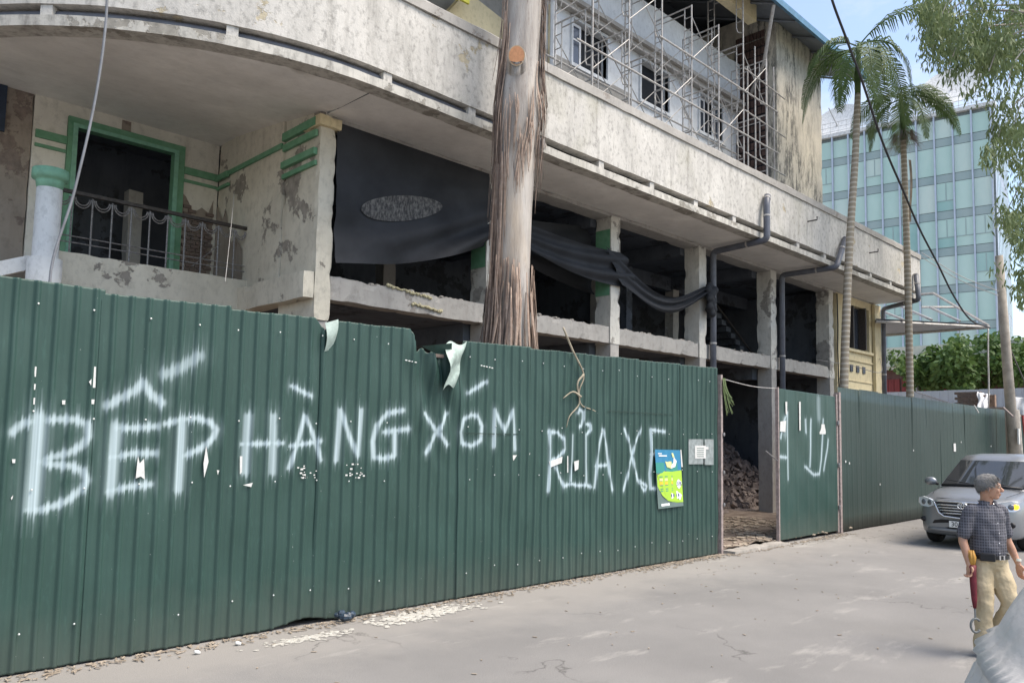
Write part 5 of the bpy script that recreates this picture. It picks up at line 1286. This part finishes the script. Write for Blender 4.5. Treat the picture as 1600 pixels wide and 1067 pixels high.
# grille
def fx(y, z): return .02+.10*(abs(y)/.88)**3+.36*max(0, abs(y)-.42)**1.35*1.25
gr = CB()
gpts = [(.50, .845), (.47, .80), (.40, .66), (.32, .60), (0, .58)]
gr.poly([(fx(y, z)-.035, y, z) for y, z in gpts]+[(fx(y, z)-.035, -y, z) for y, z in gpts[-2::-1]]); grm = gr.build('grille', black, car)
for z, w_ in ((.80, .46), (.75, .43), (.70, .40), (.65, .35)):
    CB().tube([(fx(y, z)-.05, y, z) for y in np.linspace(-w_, w_, 9)], .014, 6).smooth().build('grille_bar', chrome, grm)
rimp = [(.52, .865), (.49, .80), (.42, .65), (.33, .585), (0, .565)]
CB().tube([(fx(y, z)-.045, y, z) for y, z in rimp]+[(fx(y, z)-.045, -y, z) for y, z in rimp[-2::-1]], .016, 6).smooth().build('grille_rim', chrome, grm)
CB().tube([(fx(y, .86)-.03, y, .865) for y in np.linspace(-.52, .52, 11)], .018, 6).smooth().build('grille_rim', chrome, grm)
# emblem: three overlapping ovals
def oval(cy, cz, a, b, r, x=-.055): return CB().tube([(x, cy+a*math.cos(t_), cz+b*math.sin(t_)) for t_ in [2*math.pi*i/24 for i in range(25)]], r, 6, False)
em = oval(0, .80, .085, .056, .010).smooth().build('emblem', chrome, car)
oval(0, .80, .026, .052, .007, -.06).smooth().build('emblem_oval', chrome, em); oval(0, .825, .062, .018, .007, -.06).smooth().build('emblem_oval', chrome, em)
# bumper intake, lip, fog lamps, plate
ip = [(.60, .40), (.52, .50), (.40, .52), (0, .52)]; lo_ = [(.66, .36), (0, .34)]
CB().poly([(fx(y, z)-.012, y, z) for y, z in ip]+[(fx(y, z)-.012, -y, z) for y, z in ip[-2::-1]]+[(fx(.66, 0)-.012, -.66, .36), (fx(0, 0)-.012, 0, .34), (fx(.66, 0)-.012, .66, .36)]).build('bumper_intake', black, car)
CB().tube([(fx(y, 0)-.02, y, .33-.0*abs(y)) for y in np.linspace(-.64, .64, 13)], .034, 8).smooth().build('bumper_lip', paint, car)
for sg in (-1, 1):
    CB().ball((.17, sg*.72, .50), (.045, .09, .055), Matrix.Rotation(sg*.5, 3, 'Z'), 14, 8).smooth().build('fog_lamp', black, car)
    hl = CB(); pts = [(.50, .86), (.60, .90), (.74, .93), (.845, .90), (.855, .80), (.78, .745), (.62, .735), (.53, .77)]
    def hx(y): return .035+.10*(y/.88)**3+max(0, y-.42)**1.6*.62
    hl.poly([(hx(y)-.045, sg*y, z) for y, z in (pts if sg > 0 else pts[::-1])]); ho = hl.build('headlight', lampw, car)
    so_ = ho.modifiers.new('t', 'SOLIDIFY'); so_.thickness = .03; so_.offset = 0
    for y in (.60, .74): CB().ball((hx(y)-.055, sg*y, .825), (.02, .052, .052), Matrix.Rotation(-sg*.5, 3, 'Z'), 14, 8).smooth().build('projector', lampd, ho)
    if sg < 0: CB().ball((hx(.80)-.05, -.80, .83), (.03, .055, .05), Matrix.Rotation(.7, 3, 'Z'), 12, 8).smooth().build('indicator', amb, ho)
    # mirror
    mi = CB().ball((1.28, sg*1.0, 1.18), (.07, .12, .085), None, 14, 10).smooth().build('mirror', paint, car)
    CB().tube([(1.32, sg*.86, 1.12), (1.3, sg*.95, 1.15)], .03, 8).build('mirror_arm', black, mi)
pf = CB(); pf.box(-.045, -.030, -.235, .235, .395, .51); po = pf.build('number_plate', plate, car)
Mt = Matrix.Translation((-.050, 0, .452)) @ Matrix(((0, 0, -1, 0), (-1, 0, 0, 0), (0, 1, 0, 0), (0, 0, 0, 1)))
text_mesh('30A-982', 'plate_text', black, po, Mt, .115, .001)
# wheels
for x in (.88, 3.62):
    for sg in (-1, 1):
        prof = [(.20, -.09), (.30, -.10), (.325, -.07), (.33, 0), (.325, .07), (.30, .10), (.20, .09)]
        m = CB(); 
        for i in range(len(prof)):
            r, y = prof[i]
            for q_ in range(32): a = 2*math.pi*q_/32; m.v.append((x+r*math.cos(a), sg*.775+y, .33+r*math.sin(a)))
        for i in range(len(prof)-1):
            for q_ in range(32): q2 = (q_+1) % 32; m.f.append((i*32+q_, i*32+q2, (i+1)*32+q2, (i+1)*32+q_))
        wh_ = m.smooth().build('wheel', rubber, car)
        m = CB(); m.tube([(x, sg*.80, .33), (x, sg*.855, .33)], .045, 12)
        for q_ in range(10): a = 2*math.pi*q_/10; m.tube([(x, sg*.845, .33), (x+.2*math.cos(a), sg*.83, .33+.2*math.sin(a))], .017, 5)
        m.tube([(x+.205*math.cos(a), sg*.845, .33+.205*math.sin(a)) for a in [2*math.pi*i/28 for i in range(29)]], .014, 6, False); m.smooth().build('rim', chrome, wh_)
CB().box(.3, 4.3, -.72, .72, .22, .5).build('underbody', black, car)

# ================================================================== MAN
MP = Vector((8.28, 2.10, 0)); MY = rad(238)
man = thing('person', 'grey-haired man in dark checked shirt and beige trousers, walking with his head turned right', 'person', MP)
man.rotation_euler = (0, 0, MY)
HEADYAW = rad(48)
def skin():
    q = N('skin'); c = q.mix(q.ramp(q.noise(9, 4), .35, .65), (.42, .23, .15), (.50, .29, .20)); m_ = q.done(c, .5, 0, .4)
    q.b.inputs['Subsurface Weight'].default_value = .08; return m_
SK = skin(); HAIR = simple('grey_hair', (.16, .155, .15), .8, .5, 110, bump=1, c2=(.34, .33, .32))
def limb(m, pts, rs, seg=14):
    q = catmull(pts, 5); R_ = []
    for i in range(len(q)):
        t_ = i/(len(q)-1)*(len(pts)-1); j = min(int(t_), len(pts)-2); f_ = t_-j; f_ = f_*f_*(3-2*f_); R_.append(rs[j]*(1-f_)+rs[j+1]*f_)
    m.tube(q, R_, seg); m.ball(q[0], R_[0], None, 12, 8); m.ball(q[-1], R_[-1], None, 12, 8)
# local: x forward, y to his left, z up
SH = 1.335
HR = Matrix.Rotation(HEADYAW, 3, 'Z')
HC = Vector((.035, 0, 1.528))
def hp_(x, y, z): return HC+HR @ Vector((x, y, z))
b = CB()
b.ball(hp_(-.012, 0, .022), (.094, .073, .088), HR, 24, 16); b.ball(hp_(.022, 0, -.030), (.066, .060, .078), HR, 20, 14); b.ball(hp_(.050, 0, -.085), (.032, .034, .026), HR, 14, 10)
b.ball(hp_(.074, 0, .018), (.022, .045, .024), HR, 12, 8)      # brow
b.tube([hp_(.082, 0, .008), hp_(.098, 0, -.012), hp_(.110, 0, -.028)], [.008, .011, .014], 10); b.ball(hp_(.104, 0, -.032), (.014, .017, .010), HR, 10, 8)
b.ball(hp_(.086, 0, -.056), (.012, .022, .0075), HR, 10, 8); b.ball(hp_(.083, 0, -.069), (.012, .019, .008), HR, 10, 8)
for s_ in (-1, 1):
    b.ball(hp_(.060, s_*.034, -.028), (.026, .020, .024), HR, 10, 8)
    b.ball(hp_(-.006, s_*.073, -.008), (.018, .010, .031), HR, 12, 8)
b.tube([hp_(-.022, 0, -.04), Vector((.005, 0, 1.42)), Vector((-.01, 0, 1.34))], [.052, .052, .066], 16)
b.ball((-.01, 0, 1.32), (.08, .13, .06), None, 16, 10)
# right arm (his right = -y): hanging, holds the umbrella
RS, RE, RW = Vector((-.01, -.172, 1.305)), Vector((-.035, -.235, 1.05)), Vector((.045, -.250, .835))
LS, LE_, LW = Vector((-.01, .172, 1.305)), Vector((-.035, .245, 1.05)), Vector((.03, .30, .83))
limb(b, [RS, RS.lerp(RE, .5), RE, RE.lerp(RW, .4), RW], [.052, .046, .038, .036, .026]); limb(b, [LS, LS.lerp(LE_, .5), LE_, LE_.lerp(LW, .4), LW], [.052, .046, .038, .036, .026])
def hand(W, dn, fw, side, grip):
    dn = Vector(dn).normalized(); fw = (Vector(fw)-dn*Vector(fw).dot(dn)).normalized(); sd_ = dn.cross(fw)*side
    M3 = Matrix((fw, sd_, dn)).transposed()
    b.ball(W+dn*.045, (.037, .015, .05), M3, 14, 10)
    for k, (o_, L_) in enumerate(((.028, .070), (.010, .078), (-.009, .073), (-.026, .058))):
        p0 = W+dn*.075+fw*o_; c_ = (.9 if grip else .28)
        a1 = p0+(dn*math.cos(c_*.5)+sd_*math.sin(c_*.5))*L_*.42; a2 = a1+(dn*math.cos(c_*1.5)+sd_*math.sin(c_*1.5))*L_*.32; a3 = a2+(dn*math.cos(c_*2.4)+sd_*math.sin(c_*2.4))*L_*.26
        b.tube([p0-dn*.02, p0, a1, a2, a3], [.0095, .0095, .0088, .0082, .0068], 8)
    t0_ = W+dn*.02+fw*.028; t1_ = t0_+(dn*.7+fw*.6+sd_*.2).normalized()*.032; t2_ = t1_+(dn*.9+fw*.15+sd_*(.6 if grip else .2)).normalized()*.028
    b.tube([t0_, t1_, t2_], [.012, .0105, .008], 8)
hand(RW, (.05, 0, -1), (1, 0, 0), 1, True); hand(LW, (.10, .05, -1), (1, 0, 0), -1, False)
body_ = b.smooth().build('body', SK, man); remesh(body_, .0052, 2)
# ankles and shins under the trousers are hidden; shoes separately
hr = CB()
def shell(u, v):
    a = 2*math.pi*v; back = .5-.5*math.cos(a); t_ = math.pi*(.33+.47*back**.7)*u; p = Vector((-.015+.099*math.sin(t_)*math.cos(a), .079*math.sin(t_)*math.sin(a), .026+.094*math.cos(t_)))
    p.z += .012*math.sin(a*2+1)*u*(1-back); 
    p += .007*noise.noise_vector(p*45); return hp_(*p)
hr.grid(shell, 26, 44); hr.smooth(); ho_ = hr.build('hair', HAIR, man); q_ = ho_.modifiers.new('t', 'SOLIDIFY'); q_.thickness = .007; q_.offset = .3
hl_ = CB()
rl_ = random.Random(4)
for k in range(1500):
    u, v = rl_.uniform(.02, .98), rl_.random(); p = Vector(shell(u, v)); d = (p-Vector(HC)).normalized(); tdir = (HR @ Vector((.4, rl_.uniform(-.6, .6), -.6))); e = p+d*.017+tdir.normalized()*.034
    w_ = d.cross(tdir).normalized()*.003; hl_.quad(p-w_, p+w_, e+w_*.4, e-w_*.4)
hl_.build('hair_locks', HAIR, man)['kind'] = 'stuff'
gl_ = CB()
for s_ in (-1, 1): gl_.tube([hp_(.088, s_*.034+.02*math.cos(t_), .002+.015*math.sin(t_)) for t_ in [2*math.pi*i/16 for i in range(17)]], .0016, 5, False); gl_.tube([hp_(.086, s_*.054, .006), hp_(-.004, s_*.079, .008)], .0018, 5)
gl_.build('glasses', simple('glasses_frame', (.3, .22, .14), .4), man)
for s_ in (-1, 1):
    CB().ball(hp_(.078, s_*.031, .004), (.009, .012, .0075), HR, 12, 8).build('eye', simple('eye_white_%d' % s_, (.6, .58, .55), .3, 0), man)
    CB().ball(hp_(.0855, s_*.031, .004), (.003, .0055, .0055), HR, 8, 6).build('iris', simple('iris_%d' % s_, (.03, .02, .015), .2, 0), man)
    CB().tube([hp_(.088, s_*.018, .026), hp_(.084, s_*.046, .026)], .0035, 6).build('eyebrow', HAIR, man)
# shirt
def plaid():
    q = N('dark_checked_shirt'); tcn = q.n('ShaderNodeTexCoord'); sx = q.n('ShaderNodeSeparateXYZ'); q.l(tcn.outputs['Object'], sx.inputs[0])
    def stripe(v, per, w_): return q.math('LESS_THAN', q.math('FRACT', q.math('MULTIPLY', v, 1/per)), w_)
    yy = q.math('ADD', sx.outputs[1], q.math('MULTIPLY', sx.outputs[0], .8))
    a = q.mix(stripe(yy, .026, .5), (.050, .050, .060), (.095, .095, .11)); a = q.mix(q.math('MULTIPLY', stripe(sx.outputs[2], .026, .5), .5), a, (.16, .16, .18))
    a = q.mix(stripe(yy, .052, .09), a, (.15, .15, .175)); a = q.mix(stripe(sx.outputs[2], .052, .09), a, (.15, .15, .175))
    q.bump(q.noise(14, 4), .5, .02); return q.done(a, .85, 0, .2)
SHM = plaid()
b = CB()
def torso(u, v):
    z = .885+(1.375-.885)*u; a = 2*math.pi*v
    prof = [(.885, .150, .120), (.95, .158, .128), (1.05, .160, .128), (1.15, .165, .122), (1.25, .172, .115), (1.31, .155, .100), (1.35, .105, .078), (1.375, .075, .062)]
    for (z0, w0, d0), (z1, w1, d1) in zip(prof, prof[1:]):
        if z0 <= z <= z1+1e-6: t_ = (z-z0)/(z1-z0); w_ = w0+(w1-w0)*t_; d_ = d0+(d1-d0)*t_; break
    w_ += .010*noise.noise(Vector((a, z*7, 1))); d_ += .014*noise.noise(Vector((a*1.5, z*8, 4)))
    return (.005+d_*math.cos(a), w_*math.sin(a), z)
b.grid(torso, 30, 40); b.f.append(tuple(range(40))[::-1]); b.f.append(tuple(30*41+k_ for k_ in range(40)))
n0 = len(b.v)
limb(b, [Vector((-.005, -.12, 1.315)), RS, RS.lerp(RE, .42), RS.lerp(RE, .78)], [.056, .060, .060, .063]); limb(b, [Vector((-.005, .12, 1.315)), LS, LS.lerp(LE_, .42), LS.lerp(LE_, .78)], [.056, .060, .060, .063])
sh_ = b.smooth().build('shirt', SHM, man)
remesh(sh_, .008, 3)
dp = bpy.data.textures.new('cloth_wrinkle', 'CLOUDS'); dp.noise_scale = .09
dm = sh_.modifiers.new('d', 'DISPLACE'); dm.texture = dp; dm.strength = .020; dm.mid_level = .5
for s_ in (-1, 1): 
    c_ = CB(); c_.poly([(.055, s_*.012, 1.395), (.04, s_*.062, 1.405), (-.02, s_*.078, 1.405), (.03, s_*.085, 1.372), (.085, s_*.052, 1.345)]); o_ = c_.build('collar', SHM, man); q_ = o_.modifiers.new('t', 'SOLIDIFY'); q_.thickness = .006
for z in (.94, 1.03, 1.12, 1.21, 1.30): CB().ball((.132-.012*(z > 1.2)-.03*(z > 1.28), 0, z), (.005, .006, .006), None, 8, 6).build('button', MT['wframe'], man)
# trousers: bent forward step with the right leg straight, left leg swung back
TRM = simple('beige_trousers', (.50, .41, .27), .85, .22, 7, bump=.5, c2=(.42, .34, .215))
b = CB()
HP = [Vector((0, -.085, .83)), Vector((0, .085, .83))]
b.ball((0, 0, .83), (.118, .158, .10), None, 20, 12); b.tube([(0, 0, .83), (0, 0, .90)], [.13, .135], 20)
KR, ARk = Vector((.04, -.095, .46)), Vector((.005, -.10, .085))
KL, AL = Vector((.13, .10, .47)), Vector((-.06, .11, .20))
limb(b, [HP[0]+Vector((0, 0, .02)), HP[0].lerp(KR, .5), KR, KR.lerp(ARk, .5), ARk], [.098, .092, .075, .072, .070])
limb(b, [HP[1]+Vector((0, 0, .02)), HP[1].lerp(KL, .5), KL, KL.lerp(AL, .5), AL], [.098, .092, .076, .070, .066])
tr_o = b.smooth().build('trousers', TRM, man); remesh(tr_o, .009, 3)
dp2 = bpy.data.textures.new('trouser_wrinkle', 'CLOUDS'); dp2.noise_scale = .12
dm = tr_o.modifiers.new('d', 'DISPLACE'); dm.texture = dp2; dm.strength = .032; dm.mid_level = .5
# belt, pouch, buckle
bl = CB()
bl.grid(lambda u, v: ((.005+.148*math.cos(2*math.pi*v)), .168*math.sin(2*math.pi*v), .885+.036*u), 1, 40, True)
o_ = bl.build('belt', black, man); q_ = o_.modifiers.new('t', 'SOLIDIFY'); q_.thickness = .008; q_.offset = 1
CB().box(.150, .160, -.03, .03, .883, .924).build('buckle', chrome, man)
M_ = Matrix.Translation((.115, -.115, .905)) @ Matrix.Rotation(rad(-48), 4, 'Z'); pc = CB().box(-.022, .022, -.062, .062, -.035, .035, M_).build('belt_pouch', black, man, bevel=.008)
for A_k, tn in ((ARk, 0), (AL, rad(35))):
    m = CB(); M3 = Matrix.Rotation(tn, 3, 'Y'); c_ = A_k+M3 @ Vector((.045, 0, -.045)); m.ball(c_, (.125, .045, .036), M3, 18, 10); m.ball(c_+M3 @ Vector((-.05, 0, .03)), (.055, .036, .04), M3, 14, 8)
    o_ = m.smooth().build('shoe', black, man); remesh(o_, .007, 2)
    m = CB().tube([A_k+Vector((0, 0, -.01)), A_k+Vector((0, 0, .05))], .045, 12).build('sock', MT['wframe'], man)
CB().tube([LW+Vector((.002, -.0, .022)), LW+Vector((-.0, .0, .045))], .031, 16).build('watch_strap', chrome, man)
# umbrella held upside down
um = thing('umbrella', 'furled maroon umbrella with a curved grey handle, held upside down in the man\'s hand', 'umbrella', (0, 0, 0))
Mman = Matrix.Translation(MP) @ Matrix.Rotation(MY, 4, 'Z')
g = RW+Vector((.02, .018, -.085)); um.location = Mman @ g
def W(p): return Mman @ (g+Vector(p))
mar = simple('maroon_umbrella', (.17, .018, .03), .6, .3, 20); yel = simple('yellow_umbrella_panel', (.50, .26, .05), .6, .2, 20); gry = simple('grey_handle', (.16, .17, .17), .5, .1)
ax = Vector((-.06, .02, 1)).normalized()
MB().tube([W(ax*t_) for t_ in (-.30, -.22, -.10, 0, .08)], [.014, .024, .029, .030, .034], 10).smooth().build('furled_canopy', mar, um)
m = MB()
for k in range(5):
    a = k*1.3; m.tube([W(ax*.06+Vector((.012*math.cos(a), .012*math.sin(a), 0))), W(ax*.15+Vector((.022*math.cos(a), .022*math.sin(a), 0))), W(ax*.21+Vector((.016*math.cos(a), .016*math.sin(a), 0)))], [.012, .018, .006], 8)
m.smooth().build('loose_canopy', yel, um)
MB().tube([W(ax*-.29), W(ax*-.39)], .008, 8).build('shaft', gry, um)
hc = g+ax*-.45; 
RIl = Vector((.25, .97, 0)).normalized()
hpts = [Mman @ (hc+RIl*(.045*math.sin(t_)+0)+Vector((0, 0, .062*math.cos(t_)))) for t_ in np.linspace(-5.35, -.0, 22)][::-1]
hpts = [Mman @ (hc+RIl*(.044*math.cos(t_))+Vector((0, 0, .060*math.sin(t_)))) for t_ in np.linspace(rad(42), rad(322), 24)]
MB().tube(hpts, .0105, 8).smooth().build('curved_handle', gry, um)

# ================================================================== covered vehicle in the right foreground
cv = thing('covered_motorbike', 'silver grey cover draped over a parked two-wheeler in the bottom right corner', 'covered vehicle', (4.6, .75, 0))
def cvm():
    q = N('silver_cover_fabric'); c = q.mix(q.ramp(q.noise(2.5, 6, .7), .35, .7), (.68, .66, .63), (.56, .545, .52)); q.bump(q.noise(3.5, 5, .5, q.mapv((1, 1, 2.2))), .5, .03); return q.done(c, .42, .15, .5)
CVM = cvm()
# ridge runs away from the picture to the right; the near left edge falls to a hem
def cover(u, v):
    # u along the cover (0 = end towards the man), v from the left hem over the ridge to the right hem
    L_ = 1.7*u; a = math.pi*v
    end = math.sin(math.pi*min(1, max(0, .04+u*.92)))**.25
    hgt = (1.42+.10*math.sin(u*5+1))*end
    wid = .63+.10*math.sin(u*3)
    y = -math.cos(a)*wid; z = hgt*(1-abs(math.cos(a))**1.7)
    z = max(z, .04)
    fold = .07*math.exp(-((z-.90)/.03)**2)+(.03*math.sin(u*70+v*5) if z < .84 else 0)
    d = .022*math.sin(v*31+u*9)*(1-math.sin(a))+.02*noise.noise(Vector((u*9, v*9, 2)))+.012*noise.noise(Vector((u*22, v*22, 5)))
    base = Vector((5.38, .90, 0)); ax_ = Vector((math.cos(rad(190)), math.sin(rad(190)), 0)); pr = Vector((-ax_.y, ax_.x, 0))
    p = base+ax_*L_+pr*(-y); sgn = 1 if v < .5 else -1
    return (p.x+(d+fold*sgn)*pr.x, p.y+(d+fold*sgn)*pr.y, p.z+z+d*.5)
o_ = MB().grid(cover, 90, 90).smooth().build('cover_sheet', CVM, cv)
q_ = o_.modifiers.new('t', 'SOLIDIFY'); q_.thickness = .004
m = MB().tube([(4.7, .75, .3), (4.72, .69, .3)], .28, 24).build('wheel', rubber, cv)
